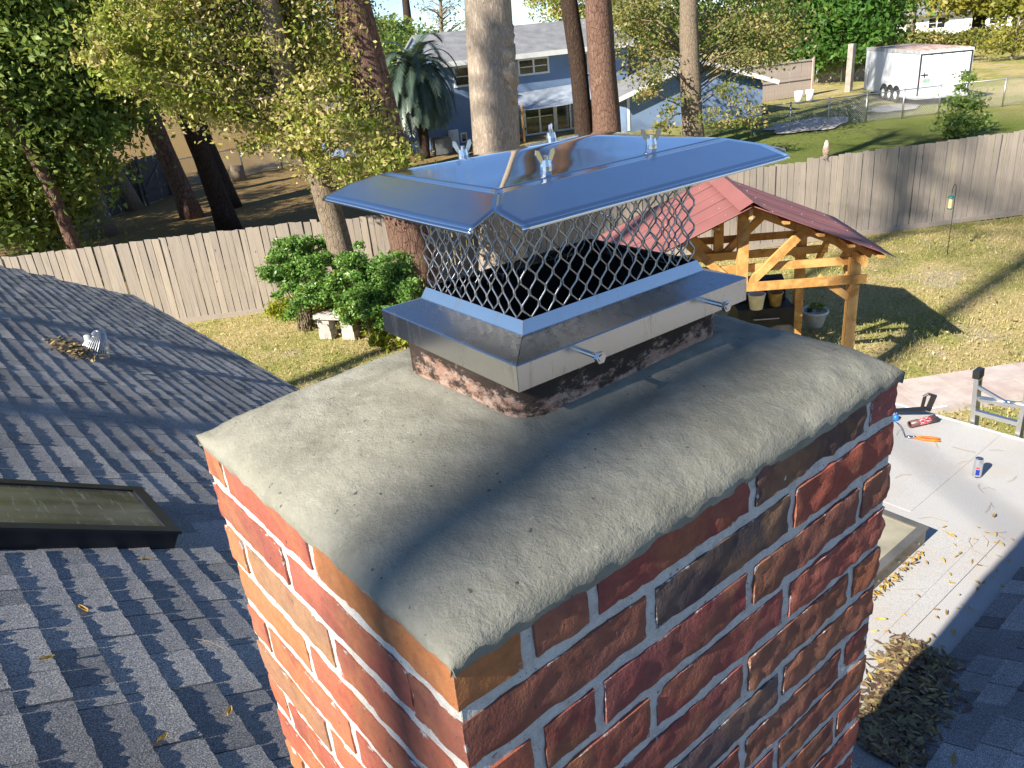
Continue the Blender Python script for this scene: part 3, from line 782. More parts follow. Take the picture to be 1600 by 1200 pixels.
# ------------------------------------------------------------------ loose leaves
def leaf_shape_quads(c, size, tilt=.5, aspect=.3):
    """flat lying narrow leaves with two facets"""
    N = len(c)
    a = RNG.uniform(0, 6.283, N); s = size * RNG.uniform(.65, 1.3, N)
    d = np.stack([np.cos(a), np.sin(a), RNG.normal(0, tilt * .4, N)], 1); d /= np.linalg.norm(d, axis=1)[:, None]
    p = np.stack([-np.sin(a), np.cos(a), RNG.normal(0, tilt, N)], 1); p -= d * (p * d).sum(1)[:, None]; p /= np.linalg.norm(p, axis=1)[:, None]
    s_ = s[:, None]; w = s_ * aspect * .5
    n = np.cross(d, p)
    P = [c - d * s_ * .5, c - d * s_ * .2 + p * w * .85 + n * w * .3, c + d * s_ * .15 + p * w + n * w * .3, c + d * s_ * .5 + n * w * .3, c + d * s_ * .15 - p * w + n * w * .5, c - d * s_ * .2 - p * w * .85 + n * w * .5]
    return np.stack(P, 1)

def leaf_pile():
    N = 2800
    t_ = RNG.random(N); sgn = RNG.normal(0, 1, N)
    x = 2.12 + .86 * t_ + RNG.normal(0, .02, N)
    y = .52 + .20 * t_ + sgn * .075 * (1.15 - .5 * np.abs(t_ - .45))
    prof = np.exp(-(sgn ** 2) / 1.6) * np.sin(np.clip(t_ * 1.02, 0, 1) * math.pi) ** .5
    base = np.maximum.reduce([np.full(N, 2.2), Z0 - math.tan(PITCH) * x, 2.215 + (.61 - y) * math.tan(wp)])
    z = base + .012 + .07 * prof * RNG.random(N)
    # a few strays along the flat roof edge
    k = 50
    xs = RNG.uniform(2.9, 4.15, k); ys = .70 + RNG.normal(0, .05, k) + (RNG.random(k) ** 3) * .35; 
    zs = np.maximum(2.212, 2.215 + (.61 - ys) * math.tan(wp)) + .004
    k2 = 90
    xq = RNG.uniform(2.75, 3.7, k2); yq = 1.075 - np.abs(RNG.normal(0, .018, k2)); zq = np.full(k2, 2.215) + RNG.random(k2) * .03
    c = np.stack([x, y, z], 1); v = RNG.random(N)
    me = quads_mesh('leaf_pile', leaf_shape_quads(c, .050, .6), 6, v)
    tag(mobj('leaf_pile', me, M['dry_leaf']), 'heap of brown and olive fallen leaves in the roof valley beside the chimney', 'leaf pile', kind='stuff')
    c = np.stack([np.concatenate([xs, xq]), np.concatenate([ys, yq]), np.concatenate([zs, zq])], 1)
    me = quads_mesh('leaf_litter', leaf_shape_quads(c, .036, .35), 6, RNG.random(k + k2))
    tag(mobj('leaf_litter', me, M['yellow_leaf']), 'loose yellow leaves strewn along the white flat roof', 'leaves', kind='stuff')
leaf_pile()
def single_leaf(p, M4, yaw, label, s=.042, group='single leaves on the left roof'):
    b = MB(); pr = [(-.5, 0), (-.25, .13), (.1, .16), (.35, .09), (.5, 0)]
    vv = [(x * s, 0, .002 + .12 * s * abs(x)) for x, w in pr] + [(x * s, w * s, .008 + .1 * s * abs(x)) for x, w in pr] + [(x * s, -w * s, .010 + .1 * s * abs(x)) for x, w in pr]
    ff = [(i, i + 1, 5 + i + 1, 5 + i) for i in range(4)] + [(i + 1, i, 10 + i, 10 + i + 1) for i in range(4)]
    b.add(vv, ff)
    me = b.mesh('fallen_leaf'); at = me.attributes.new('v', 'FLOAT', 'FACE'); at.data.foreach_set('value', np.full(len(me.polygons), random.uniform(.3, 1), np.float32))
    o = mobj('fallen_leaf', me, M['yellow_leaf'])
    o.matrix_world = M4 @ Matrix.Translation(p) @ Matrix.Rotation(yaw, 4, 'Z')
    tag(o, label, 'leaf', group)
cv = math.cos(PITCH)
for x, y, yaw, lab in ((-.235, 1.70, .3, 'orange leaf lying on left shingles, nearest the frame edge'), (-.098, 1.97, 2.0, 'small orange leaf on left shingles just below the skylight'), (.086, 1.35, 1.0, 'yellow-green leaf on left shingles close to the chimney base'), (-.09, 1.28, .7, 'yellow leaf at the bottom edge of the left shingles'), (.16, 2.33, .1, 'tiny leaf on left shingles beside the skylight corner'), (.573, 3.72, .5, 'pale leaf on left shingles uphill of the chimney corner')):
    single_leaf((x / cv, y, .008), M_MAIN, yaw, lab)
for x, y, yaw, lab in ((3.02, .955, 2.2, 'curled orange leaf on white flat roof by chimney edge'), (2.62, .80, .9, 'bright yellow leaf on white flat roof above the heap'), (4.30, .93, .2, 'brown leaf on white flat roof near the seam end'), (3.95, 1.02, 1.4, 'lone small leaf on white flat roof right of skylight')):
    single_leaf((x, y, 2.214), Matrix.Identity(4), yaw, lab, .05, 'single leaves on the flat roof')
def twigs():
    b = MB()
    for k in range(60):
        x = random.uniform(2.6, 5.2); y = random.uniform(.8, 2.2); a = random.uniform(0, 6.28); L = random.uniform(.05, .16)
        p0 = Vector((x, y, 2.213)); p1 = p0 + Vector((math.cos(a) * L, math.sin(a) * L, .002)); pm = p0.lerp(p1, .5) + Vector((random.uniform(-.02, .02), random.uniform(-.02, .02), .004))
        b.tube([p0, pm, p1], .0011, 4, False)
    for k in range(22):
        v = random.uniform(-.6, 1.6); u = random.uniform(1.2, 5); a = random.uniform(0, 6.28); L = random.uniform(.03, .12)
        p0 = Vector((v, u, .012)); p1 = p0 + Vector((math.cos(a) * L, math.sin(a) * L, .002))
        b.tube([M_MAIN @ p0, M_MAIN @ (p0.lerp(p1, .5) + Vector((0, 0, .006))), M_MAIN @ p1], .0007, 4, False)
    tag(b.build('pine_needles', m_plain('dry_needle', (.33, .22, .10), .8)), 'scattered dry pine needles on the roofs', 'needles', kind='stuff')
twigs()

# ------------------------------------------------------------------ roof vent with wire guard
def vent():
    v = thing('roof_vent', 'grey vent pipe under a bent wire guard on the left roof', 'vent'); v.matrix_world = M_MAIN @ Matrix.Translation((1.02, 6.25, 0)) @ Matrix.Diagonal((.66, .66, .66, 1))
    up = M_MAIN.to_3x3().inverted() @ Vector((0, 0, 1))
    MB().tube([Vector((0, 0, -.02)), up * .26], .045, 14).build('pipe', m_plain('grey_pipe', (.35, .36, .38), .6), v, True)
    w = MB()
    for k in range(34):
        a = math.pi * 2 * k / 34; c, s = math.cos(a), math.sin(a)
        pts = [Vector((.17 * c, .15 * s, .0)), Vector((.12 * c, .12 * s, .17)), Vector((.06 * c, .07 * s, .29)), Vector((.0, .0, .32))]
        w.tube(pts, .0065, 4, False)
    for r, z in ((.155, .05), (.135, .11), (.12, .17), (.09, .23), (.05, .30)):
        w.tube([(r * math.cos(a), r * .95 * math.sin(a), z) for a in np.linspace(0, 2 * math.pi, 25)], .0065, 4, False)
    w.build('wire_guard', M['galv'], v, True)
    N = 260; t_ = RNG.random(N)
    c = np.stack([-.04 + RNG.normal(0, .06, N) + (t_ - .5) * .12, RNG.normal(0, .14, N), .012 + .055 * RNG.random(N)], 1)
    c[:, 0] -= .13
    Tm = np.array(M_MAIN @ Matrix.Translation((1.0, 6.2, 0)))
    cw = c @ Tm[:3, :3].T + Tm[:3, 3]
    tag(mobj('vent_leaf_litter', quads_mesh('vent_leaf_litter', leaf_shape_quads(cw, .05, .6, .4), 6, RNG.random(N)), M['dry_leaf']), 'small drift of brown leaves caught around the roof vent', 'leaves', kind='stuff')
vent()

# ------------------------------------------------------------------ chimney
LX, LY, PC, JT = .740, .583, .070, .0150
chimney = thing('chimney', 'red brick chimney with fresh grey mortar crown in the foreground', 'chimney', (0, 0, 3.0))
CZ = ZM - 3.0
def brick_mat():
    t = NT('brick'); co = t.pos()
    base = t.ocol()
    n1 = t.noise(co, 14, 4, .6, .8); n2 = t.noise(co, 60, 4, .7); n3 = t.noise(co, 230, 3, .7)
    mp = t.coord('Object', (1, 1, .35)); streak = t.noise(mp, 22, 3, .6, .5)
    c = t.mix(t.ramp(streak, [(.5, 0), (.7, .5)]), base, t.mix(.4, base, (.30, .16, .06)))
    m1 = t.noise(co, 7.5, 3, .55, .6); c = t.mix(t.ramp(m1, [(.50, 0), (.62, .62)]), c, t.mix(.7, base, (.34, .175, .07)))
    va2 = t.n('ShaderNodeVectorMath'); va2.operation = 'ADD'; va2.inputs[1].default_value = (3.1, 7.7, 1.3); t.l(co, va2.inputs[0])
    m2 = t.noise(va2.outputs[0], 9, 3, .55, .6); c = t.mix(t.ramp(m2, [(.52, 0), (.66, .65)]), c, t.mix(.65, base, (.15, .05, .055)))
    c = t.mix(t.ramp(n1, [(.55, 0), (.74, .6)]), c, t.mix(.55, base, (.06, .035, .03)))
    c = t.mix(.55, c, t.ramp(n2, [(.3, (.6, .6, .6)), (.7, (1.25, 1.2, 1.15))]), 'MULTIPLY')
    c = t.mix(t.ramp(n3, [(.66, 0), (.72, .8)]), c, (.03, .02, .02))
    c = t.mix(t.ramp(t.noise(co, 5, 5, .7), [(.35, .03), (.7, .20)]), c, (.42, .27, .20))
    ed = t.attr('edge')
    sm = t.math('ADD', t.math('MULTIPLY', ed, .33), t.math('MULTIPLY', t.noise(co, 34, 6, .75), .9))
    sm = t.ramp(sm, [(.80, 0), (.86, .85)])
    sm2 = t.ramp(t.noise(co, 11, 6, .8, 1.5), [(.68, 0), (.78, .5)])
    mor = t.ramp(n2, [(.3, (.50, .47, .42)), (.7, (.66, .63, .57))])
    c = t.mix(t.math('MAXIMUM', sm, sm2), c, mor)
    sz = t.n('ShaderNodeSeparateXYZ'); t.l(co, sz.inputs[0])
    topz = t.math('MULTIPLY', t.math('SUBTRACT', sz.outputs[2], ZM + .012), 14, True)
    tar = t.ramp(t.math('ADD', t.math('MULTIPLY', topz, .42), t.math('MULTIPLY', t.noise(co, 17, 6, .75, .5), .9)), [(.80, 0), (.86, .92)])
    c = t.mix(tar, c, (.022, .018, .017))
    pit = t.ramp(t.noise(co, 95, 3, .5), [(.70, 0), (.76, 1)]); c = t.mix(t.math('MULTIPLY', pit, .75), c, (.05, .025, .02))
    h = t.math('ADD', t.math('MULTIPLY', n2, .9), t.math('ADD', t.math('MULTIPLY', n3, .35), t.math('MULTIPLY', pit, -.8)))
    t.bump(t.math('ADD', h, t.math('MULTIPLY', sm, .4)), .55, .004)
    return t.out(c, .93, 0, .1)
def mortar_mat():
    t = NT('mortar'); co = t.pos(); n = t.noise(co, 45, 5, .7); n2 = t.noise(co, 300, 2, .8)
    c = t.ramp(n, [(.25, (.40, .37, .32)), (.5, (.60, .57, .51)), (.75, (.68, .65, .59))])
    c = t.mix(t.ramp(t.noise(co, 150, 2, .5), [(.68, 0), (.74, .7)]), c, (.12, .11, .10))
    t.bump(t.math('ADD', n, t.math('MULTIPLY', n2, .6)), .7, .005)
    return t.out(c, .92, 0, .15)
M['brick'] = brick_mat(); M['mortar'] = mortar_mat()
REDS = [(.30, .075, .055), (.27, .065, .055), (.32, .085, .06), (.24, .055, .05), (.33, .11, .055), (.27, .10, .06), (.29, .07, .06), (.26, .075, .07), (.22, .08, .055), (.25, .06, .06)]
ORANGES = [(.40, .125, .065), (.36, .10, .06), (.42, .16, .07), (.34, .09, .06), (.37, .18, .085), (.38, .11, .065), (.27, .14, .08), (.33, .095, .065)]
def brick_mesh(x0, x1, y0, y1, z0, z1, res, amp, seed):
    dims = (x1 - x0, y1 - y0, z1 - z0)
    n = [max(2, int(round(d / res))) for d in dims]
    verts = {}; V = []; F = []; E = []
    def vid(i, j, k, fid):
        key = (i, j, k, fid)
        if key in verts: return verts[key]
        f = [i / n[0], j / n[1], k / n[2]]
        p = Vector((x0 + dims[0] * f[0], y0 + dims[1] * f[1], z0 + dims[2] * f[2]))
        nrm = Vector((0, 0, 0))
        for a in range(3):
            if f[a] == 0: nrm[a] -= 1
            elif f[a] == 1: nrm[a] += 1
        nl = nrm.length
        dd = []
        for a in range(3):
            if nrm[a] == 0: dd.append(min(f[a], 1 - f[a]) * dims[a])
        edge = min(dd) if dd else 0
        q = p + Vector((seed * 3.1, seed * 1.7, 0))
        cre = 1 - abs(mnoise.noise(Vector((q.x * 16 + q.z * 22, q.y * 16 + q.z * 14, q.z * 26 - q.x * 8)))) * 2.2
        disp = max(-.0016, amp * (.9 * mnoise.noise(q * 28) + .5 * mnoise.noise(q * 70) + 1.0 * max(0, cre) - .35))
        if nl > 1.1: disp -= .0009 + .0016 * mnoise.noise(q * 55) + .0012 * max(0, mnoise.noise(q * 130))
        elif edge < .006: disp -= .0001
        nrm.normalize()
        p = p + nrm * disp
        verts[key] = len(V); V.append(p); E.append(1.0 if nl > 1.1 else max(0, 1 - edge / .012))
        return verts[key]
    nx, ny, nz = n
    for i in range(nx):
        for j in range(ny):
            F.append((vid(i, j, 0, 0), vid(i, j + 1, 0, 0), vid(i + 1, j + 1, 0, 0), vid(i + 1, j, 0, 0)))
            F.append((vid(i, j, nz, 1), vid(i + 1, j, nz, 1), vid(i + 1, j + 1, nz, 1), vid(i, j + 1, nz, 1)))
    for i in range(nx):
        for k in range(nz):
            F.append((vid(i, 0, k, 2), vid(i + 1, 0, k, 2), vid(i + 1, 0, k + 1, 2), vid(i, 0, k + 1, 2)))
            F.append((vid(i, ny, k, 3), vid(i, ny, k + 1, 3), vid(i + 1, ny, k + 1, 3), vid(i + 1, ny, k, 3)))
    for j in range(ny):
        for k in range(nz):
            F.append((vid(0, j, k, 4), vid(0, j, k + 1, 4), vid(0, j + 1, k + 1, 4), vid(0, j + 1, k, 4)))
            F.append((vid(nx, j, k, 5), vid(nx, j + 1, k, 5), vid(nx, j + 1, k + 1, 5), vid(nx, j, k + 1, 5)))
    me = bpy.data.meshes.new('brick'); me.from_pydata([tuple(p) for p in V], [], F)
    me.polygons.foreach_set('use_smooth', [True] * len(F))
    at = me.attributes.new('edge', 'FLOAT', 'POINT'); at.data.foreach_set('value', np.array(E, np.float32))
    me.update(); return me
def build_chimney():
    g = JT / 2; D = .085
    seed = 0
    special = {('R', 1, 3): (.075, .05, .045), ('R', 1, 2): (.26, .06, .05), ('R', 1, 1): (.34, .13, .08), ('N', 1): (.40, .15, .05), ('R', 2, 1): (.055, .05, .055), ('R', 2, 0): (.27, .09, .06), ('R', 2, 2): (.31, .075, .05), ('L', 3, 1): (.27, .16, .09), ('R', 5, 2): (.24, .065, .055), ('L', 2, 0): (.42, .19, .075), ('R', 6, 1): (.10, .075, .08)}
    for cidx in range(1, 22):
        zt = CZ + .070 - (cidx - 1) * PC - g - .0   # top of brick
        z1 = CZ - (cidx - 1) * PC + PC - g; z0 = CZ - (cidx - 1) * PC + g
        odd = cidx % 2 == 1
        jx = [0, .079, .160, .413, .662, LX] if odd else [0, .240, .495, LX]
        jy = [0, .265, .515, LY] if odd else [0, .080, .356, LY]
        near = cidx <= 11
        lst = []
        nR = len(jx) - 1; nL = len(jy) - 1
        # right-hand face (y = 0)
        for i in range(nR):
            if odd and i == 0: continue               # end of the left face corner brick
            x0 = jx[i] + (g if i else 0); x1 = jx[i + 1] - (g if i < nR - 1 else 0)
            yd = D
            if odd and i == nR - 1: yd = .24          # end of a brick running back along the hidden side
            lst.append((('R', cidx, i), x0, x1, 0, yd))
        # left-hand face (x = 0)
        for i in range(nL):
            if not odd and i == 0: continue           # end of the right face corner brick
            y0 = jy[i] + (g if i else 0); y1 = jy[i + 1] - (g if i < nL - 1 else 0)
            xd = .079 - g if (odd and i == 0) else D - g
            if odd and i == nL - 1: xd = .25
            lst.append((('L', cidx, i), 0, xd, y0, y1))
        # hidden faces
        far = []
        if odd: far += [(.266, .51), (.526, LX - D - g)]
        else: far += [(D + g, .33), (.346, .60)]
        for x0, x1 in far: lst.append((('B', cidx, 0), x0, x1, LY - D, LY))
        ys = [(.256, LY)] if odd else [(D + g, .33), (.346, LY)]
        for y0, y1 in ys: lst.append((('E', cidx, 0), LX - D, LX, y0, y1))
        if not odd: lst.append((('B', cidx, 1), .616, LX - D - g, LY - D, LY))
        for key, x0, x1, y0, y1 in lst:
            seed += 1
            vis = key[0] in 'RL' and near
            if key[0] == 'R': amp = .0012 + (.0022 if (x0 > .3 and cidx <= 7) else .0006)
            else: amp = .0011
            jz = random.uniform(-.001, .001)
            me = brick_mesh(x0, x1, y0, y1, z0 + jz, z1 + jz + random.uniform(-.001, .001), .0085 if vis else .06, amp if vis else .0008, seed)
            o = mobj('brick', me, M['brick'], chimney)
            c = special.get(key)
            if key == ('L', 1, 0): c = special[('N', 1)]
            if c is None: c = random.choice(ORANGES if key[0] == 'L' else REDS)
            kf = random.uniform(.88, 1.12)
            o.color = (c[0] * kf, c[1] * kf, c[2] * kf, 1)
            o.location = (random.uniform(-.001, .001), random.uniform(-.001, .001), 0)
    # mortar body set back a little from the brick faces
    b = MB()
    z0, z1 = CZ - 20.6 * PC, CZ + .062
    rec = .0028
    def wallgrid(p0, du_, L, nrm):
        nu, nz = int(L / .008), int((z1 - z0) / .009)
        P = np.zeros((nu + 1, nz + 1, 3))
        for i in range(nu + 1):
            for k in range(nz + 1):
                p = Vector(p0) + Vector(du_) * (L * i / nu) + Vector((0, 0, z0 + (z1 - z0) * k / nz))
                d = .0016 * mnoise.noise(p * 45) + .0010 * mnoise.noise(p * 110)
                q = p + Vector(nrm) * d
                P[i, k] = q
        return P
    for p0, d_, L, nm in (((rec, rec, 0), (1, 0, 0), LX - 2 * rec, (0, -1, 0)), ((rec, LY - rec, 0), (0, -1, 0), LY - 2 * rec, (-1, 0, 0))):
        mobj('mortar', grid_mesh('mortar', wallgrid(p0, d_, L, nm)), M['mortar'], chimney)
    MB().box(rec + .004, LX - .004, LY - .05, LY - .004, z0, z1).build('mortar', M['mortar'], chimney)
    MB().box(LX - .05, LX - .0045, rec + .004, LY - .055, z0, z1).build('mortar', M['mortar'], chimney)
build_chimney()

# flue tile
FX0, FX1, FY0, FY1 = .243, .602, .184, .440
def rrect(x0, x1, y0, y1, r, n=6):
    pts = []
    for cx, cy, a0 in ((x1 - r, y0 + r, -90), (x1 - r, y1 - r, 0), (x0 + r, y1 - r, 90), (x0 + r, y0 + r, 180)):
        for k in range(n + 1):
            a = R_(a0 + 90 * k / n); pts.append((cx + r * math.cos(a), cy + r * math.sin(a)))
    return pts
def flue():
    t = NT('flue_tile'); p = t.pos()
    mpz = t.n('ShaderNodeMapping'); mpz.inputs['Scale'].default_value = (1, 1, 1.9); t.l(p, mpz.inputs[0]); pz = mpz.outputs[0]
    n1 = t.noise(pz, 20, 7, .78); n2 = t.noise(pz, 48, 6, .75)
    sz = t.n('ShaderNodeSeparateXYZ'); t.l(p, sz.inputs[0])
    zf = t.math('MULTIPLY', t.math('SUBTRACT', sz.outputs[2], ZM + .10), 14)
    c = t.ramp(n2, [(.3, (.30, .15, .09)), (.5, (.46, .29, .21)), (.62, (.55, .41, .33)), (.75, (.66, .58, .50))])
    soot = t.math('ADD', t.math('MULTIPLY', n1, 1.5), t.math('MULTIPLY', t.math('SUBTRACT', zf, .35), .45))
    c = t.mix(t.ramp(soot, [(.74, 0), (.88, .93)]), c, (.03, .024, .02))
    c = t.mix(t.ramp(t.math('ADD', zf, t.math('MULTIPLY', n1, .5)), [(1.05, 0), (1.15, .75)]), c, (.55, .28, .12))
    t.bump(t.math('ADD', n1, t.math('MULTIPLY', n2, .5)), .6, .01)
    mt = t.out(c, .85, 0, .2)
    soot_m = m_plain('soot', (.012, .011, .010), .95, 0, .5, 20)
    def loft(rings):
        b = MB(); n = len(rings[0][0]); vv = []
        for pts, z in rings: vv += [(x, y, z) for x, y in pts]
        ff = []
        for i in range(len(rings) - 1):
            for k in range(n):
                a = i * n + k; d = i * n + (k + 1) % n
                ff.append((a, d, d + n, a + n))
        return b.add(vv, ff)
    o_ = rrect(FX0, FX1, FY0, FY1, .036); i_ = rrect(FX0 + .02, FX1 - .02, FY0 + .02, FY1 - .02, .022)
    zs = [CZ + .06 + k * .02 for k in range(7)] + [CZ + .198]
    rings = []
    for z in zs:
        rings.append(([(x + .0012 * mnoise.noise(Vector((x * 40, y * 40, z * 50))), y + .0012 * mnoise.noise(Vector((x * 40, y * 40, z * 50 + 9)))) for x, y in o_], z))
    loft(rings).build('flue_tile', mt, chimney, True)
    loft([(o_, CZ + .198), (i_, CZ + .1985), (i_, CZ - .3), (i_, CZ - 1.2)]).build('flue_lining', soot_m, chimney, False)
    MB().box(FX0, FX1, FY0, FY1, CZ - 1.25, CZ - 1.2).build('flue_bottom', soot_m, chimney)
flue()

def crown():
    t = NT('crown_mortar'); p = t.pos()
    n1 = t.noise(p, 9, 4, .6, 1.0); n2 = t.noise(p, 75, 5, .72); n3 = t.noise(p, 320, 3, .7)
    c = t.ramp(n1, [(.25, (.19, .183, .14)), (.5, (.26, .25, .198)), (.75, (.33, .32, .262))])
    c = t.mix(t.ramp(n2, [(.55, 0), (.8, .5)]), c, (.42, .40, .34))
    c = t.mix(t.ramp(t.noise(p, 4.5, 5, .65, 1.5), [(.45, 0), (.62, .55)]), c, (.20, .195, .155))
    c = t.mix(t.ramp(t.noise(p, 26, 6, .8, 2.0), [(.60, 0), (.70, .5)]), c, (.47, .45, .38))
    c = t.mix(t.ramp(t.noise(p, 120, 2, .4), [(.72, 0), (.76, .85)]), c, (.06, .055, .05))
    wv_ = t.n('ShaderNodeTexWave'); wv_.wave_type = 'RINGS'; wv_.inputs['Scale'].default_value = 22; wv_.inputs['Distortion'].default_value = 9; wv_.inputs['Detail'].default_value = 3
    mp = t.n('ShaderNodeMapping'); mp.inputs['Location'].default_value = (-.15, -.25, 0); t.l(p, mp.inputs[0]); t.l(mp.outputs[0], wv_.inputs[0])
    h = t.math('ADD', t.math('MULTIPLY', n2, .8), t.math('ADD', t.math('MULTIPLY', n3, .35), t.math('MULTIPLY', wv_.outputs['Fac'], .12)))
    t.bump(h, .6, .006)
    mt = t.out(c, .9, 0, .2)
    ov = .0035
    x0, x1, y0, y1 = -ov, LX + ov, -ov, LY + ov
    st = .006
    nx = int((x1 - x0) / st); ny = int((y1 - y0) / st)
    xs = np.linspace(x0, x1, nx + 1); ys = np.linspace(y0, y1, ny + 1)
    # outer rim rows that turn down over the bricks
    xs = np.concatenate([[x0 + .004, x0], xs[1:-1], [x1, x1 - .004]]); ys = np.concatenate([[y0 + .004, y0], ys[1:-1], [y1, y1 - .004]])
    P = np.zeros((len(xs), len(ys), 3))
    for i, x in enumerate(xs):
        for j, y in enumerate(ys):
            rim = i == 0 or j == 0 or i == len(xs) - 1 or j == len(ys) - 1
            e = min(x - x0, x1 - x, y - y0, y1 - y)
            ex, ey = min(x - x0, x1 - x), min(y - y0, y1 - y)
            sh = 1.0
            for q_ in (ex, ey):
                if q_ < .065: sh *= .15 * max(q_, 0) / .065 + .85 * math.sqrt(max(0.0, 1 - (1 - max(q_, 0) / .065) ** 2))
            fx = max(FX0 - x, x - FX1, 0); fy = max(FY0 - y, y - FY1, 0); fd = math.hypot(fx, fy)
            top = .116 - .030 * min(1, fd / .25)
            if fd < .018: top += .006 * (1 - fd / .018)
            edge_z = .0635 + .004 * mnoise.noise(Vector((x * 9, y * 9, 3.3))) + .0035 * mnoise.noise(Vector((x * 38, y * 38, 7.3))) + .0015 * mnoise.noise(Vector((x * 110, y * 110, 7.3)))
            z = edge_z + (top - edge_z) * sh
            q = Vector((x, y, 0))
            z += (.0032 * mnoise.noise(q * 8) + .0017 * mnoise.noise(q * 30) + .0011 * mnoise.noise(q * 80) + .0012 * max(0, mnoise.noise(q * 5 + Vector((3, 1, 0)))) * math.sin(230 * (x * .35 - y) + 6 * mnoise.noise(q * 12))) * min(1, e / .02)
            px, py = x, y
            wob = .003 * mnoise.noise(Vector((x * 30, y * 30, 1)))
            if e < .003: px += wob; py += wob
            if rim:
                z = edge_z - .016
            P[i, j] = (px, py, CZ + z)
    cxm = (P[:-1, :-1, :2] + P[1:, 1:, :2]) / 2
    mask = ~((cxm[..., 0] > FX0 + .012) & (cxm[..., 0] < FX1 - .012) & (cxm[..., 1] > FY0 + .012) & (cxm[..., 1] < FY1 - .012))
    mobj('crown', grid_mesh('crown', P, True, mask), mt, chimney)
crown()

# ------------------------------------------------------------------ chimney cap
cap = thing('rain_cap', 'shiny stainless steel chimney cap with diamond mesh sides and peaked lid', 'chimney cap', (.427, .312, ZM), R_(-2.1))
def ring_panel(h0, z0, h1, z1, side, gap=.0006):
    """quad strip between rectangle half sizes h0 at z0 and h1 at z1 on one side"""
    (a0, b0), (a1, b1) = h0, h1
    if side == 0: q = [(-a0 + gap, -b0, z0), (a0 - gap, -b0, z0), (a1 - gap, -b1, z1), (-a1 + gap, -b1, z1)]
    if side == 1: q = [(a0, -b0 + gap, z0), (a0, b0 - gap, z0), (a1, b1 - gap, z1), (a1, -b1 + gap, z1)]
    if side == 2: q = [(a0 - gap, b0, z0), (-a0 + gap, b0, z0), (-a1 + gap, b1, z1), (a1 - gap, b1, z1)]
    if side == 3: q = [(-a0, b0 - gap, z0), (-a0, -b0 + gap, z0), (-a1, -b1 + gap, z1), (-a1, b1 - gap, z1)]
    return q
def build_cap():
    O = (.193, .147); I = (.153, .109); L = (.1465, .1025)
    for s in range(4):
        b = MB()
        prof = [(O, .1685), (O, .1985), ((O[0] - .0015, O[1] - .0015), .2), (I, .212), ((I[0] - .0006, I[1] - .0006), .2128), (L, .227)]
        for (h0, z0), (h1, z1) in zip(prof[:-1], prof[1:]):
            q = ring_panel(h0, z0, h1, z1, s); b.add(q, [(0, 1, 2, 3)])
        # hem line at the bottom
        o = b.build('skirt_panel', M['skirt_steel'], cap)
        sm = o.modifiers.new('thick', 'SOLIDIFY'); sm.thickness = .0009; sm.offset = -1
    # clamp screws through the near long side
    for x in (-.098, .118):
        m4 = Matrix.Translation((x, -.147, .186)) @ Matrix.Rotation(R_(90), 4, 'X')
        s = MB(); s.lathe([(.0032, -.01), (.0032, .024)], 10, m4); s.lathe([(.0, .024), (.0072, .024), (.0072, .029), (.0, .0292)], 6, m4); 
        s.lathe([(.0, .0293), (.0045, .0293), (.0045, .0305), (.0, .0306)], 10, m4)
        s.build('clamp_screw', M['steel'], cap)
    # expanded metal sides
    MI = (.1440, .1000)
    z0, z1 = .209, .372
    dw, dhh = .0232, .031
    def strands(length, place):
        b = MB(); n = int(round(length / dw)); step = length / n
        rows = int((z1 - z0) / (dhh / 2)) + 1
        for k in range(n + 1):
            for side in (-1, 1):
                pts = []
                for r in range(rows + 1):
                    zc = z0 + r * dhh / 2
                    # alternate between the column line and the half column line
                    touch = (r % 2 == 0)
                    uu = k * step + (0 if touch else side * step / 2) + (.0011 * side if touch else -.0011 * side)
                    uu = min(max(uu, 0), length)
                    for dz in (-.0032, .0032):
                        zz = zc + dz
                        if zz > z1: continue
                        wv = .0006 * math.sin(k * 2.1 + r * 1.3)
                        pts.append(place(uu, zz, wv))
                if (k == 0 and side < 0) or (k == n and side > 0): continue
                b.tube(pts, .00112, 5, False)
        return b
    strands(2 * MI[0], lambda u, z, w: (u - MI[0], -MI[1] + w, z)).build('mesh_panel', M['wire_steel'], cap, True)
    strands(2 * MI[0], lambda u, z, w: (u - MI[0], MI[1] + w, z)).build('mesh_panel', M['wire_steel'], cap, True)
    strands(2 * MI[1], lambda u, z, w: (-MI[0] + w, u - MI[1], z)).build('mesh_panel', M['wire_steel'], cap, True)
    strands(2 * MI[1], lambda u, z, w: (MI[0] + w, u - MI[1], z)).build('mesh_panel', M['wire_steel'], cap, True)
    # lid
    FXh, FYh = .176, .116; LXh, LYh = .242, .190; zf, zl, zt = .3765, .3555, .3925
    lid = thing_child('lid', cap); lid.location = (.004, .002, 0)
    def lid_z(x, y):
        q2 = 1 - (x / FXh) ** 2; q3 = 1 - (y / FYh) ** 2
        tq = min(FXh - abs(x), FYh - abs(y)) / FYh
        k_ = 34.0
        a_, b_ = (FXh - abs(x)) / FYh, (FYh - abs(y)) / FYh
        sm_ = -math.log(math.exp(-k_ * a_) + math.exp(-k_ * b_) + math.exp(-k_ * .97)) / k_
        return zf + (zt - zf) * max(0.0, sm_)
    n = 46
    xs = np.linspace(-FXh, FXh, n * 2 + 1); ys = np.linspace(-FYh, FYh, n + 1)
    P = np.zeros((len(xs), len(ys), 3))
    for i, x in enumerate(xs):
        for j, y in enumerate(ys):
            tq = min(FXh - abs(x), FYh - abs(y)) / FYh
            P[i, j] = (x, y, lid_z(x, y) + .0004 * mnoise.noise(Vector((x * 14, y * 14, 2))) * min(1, tq * 5))
    mobj('lid_top', grid_mesh('lid_top', P), M['lid_steel'], lid)
    m = 8
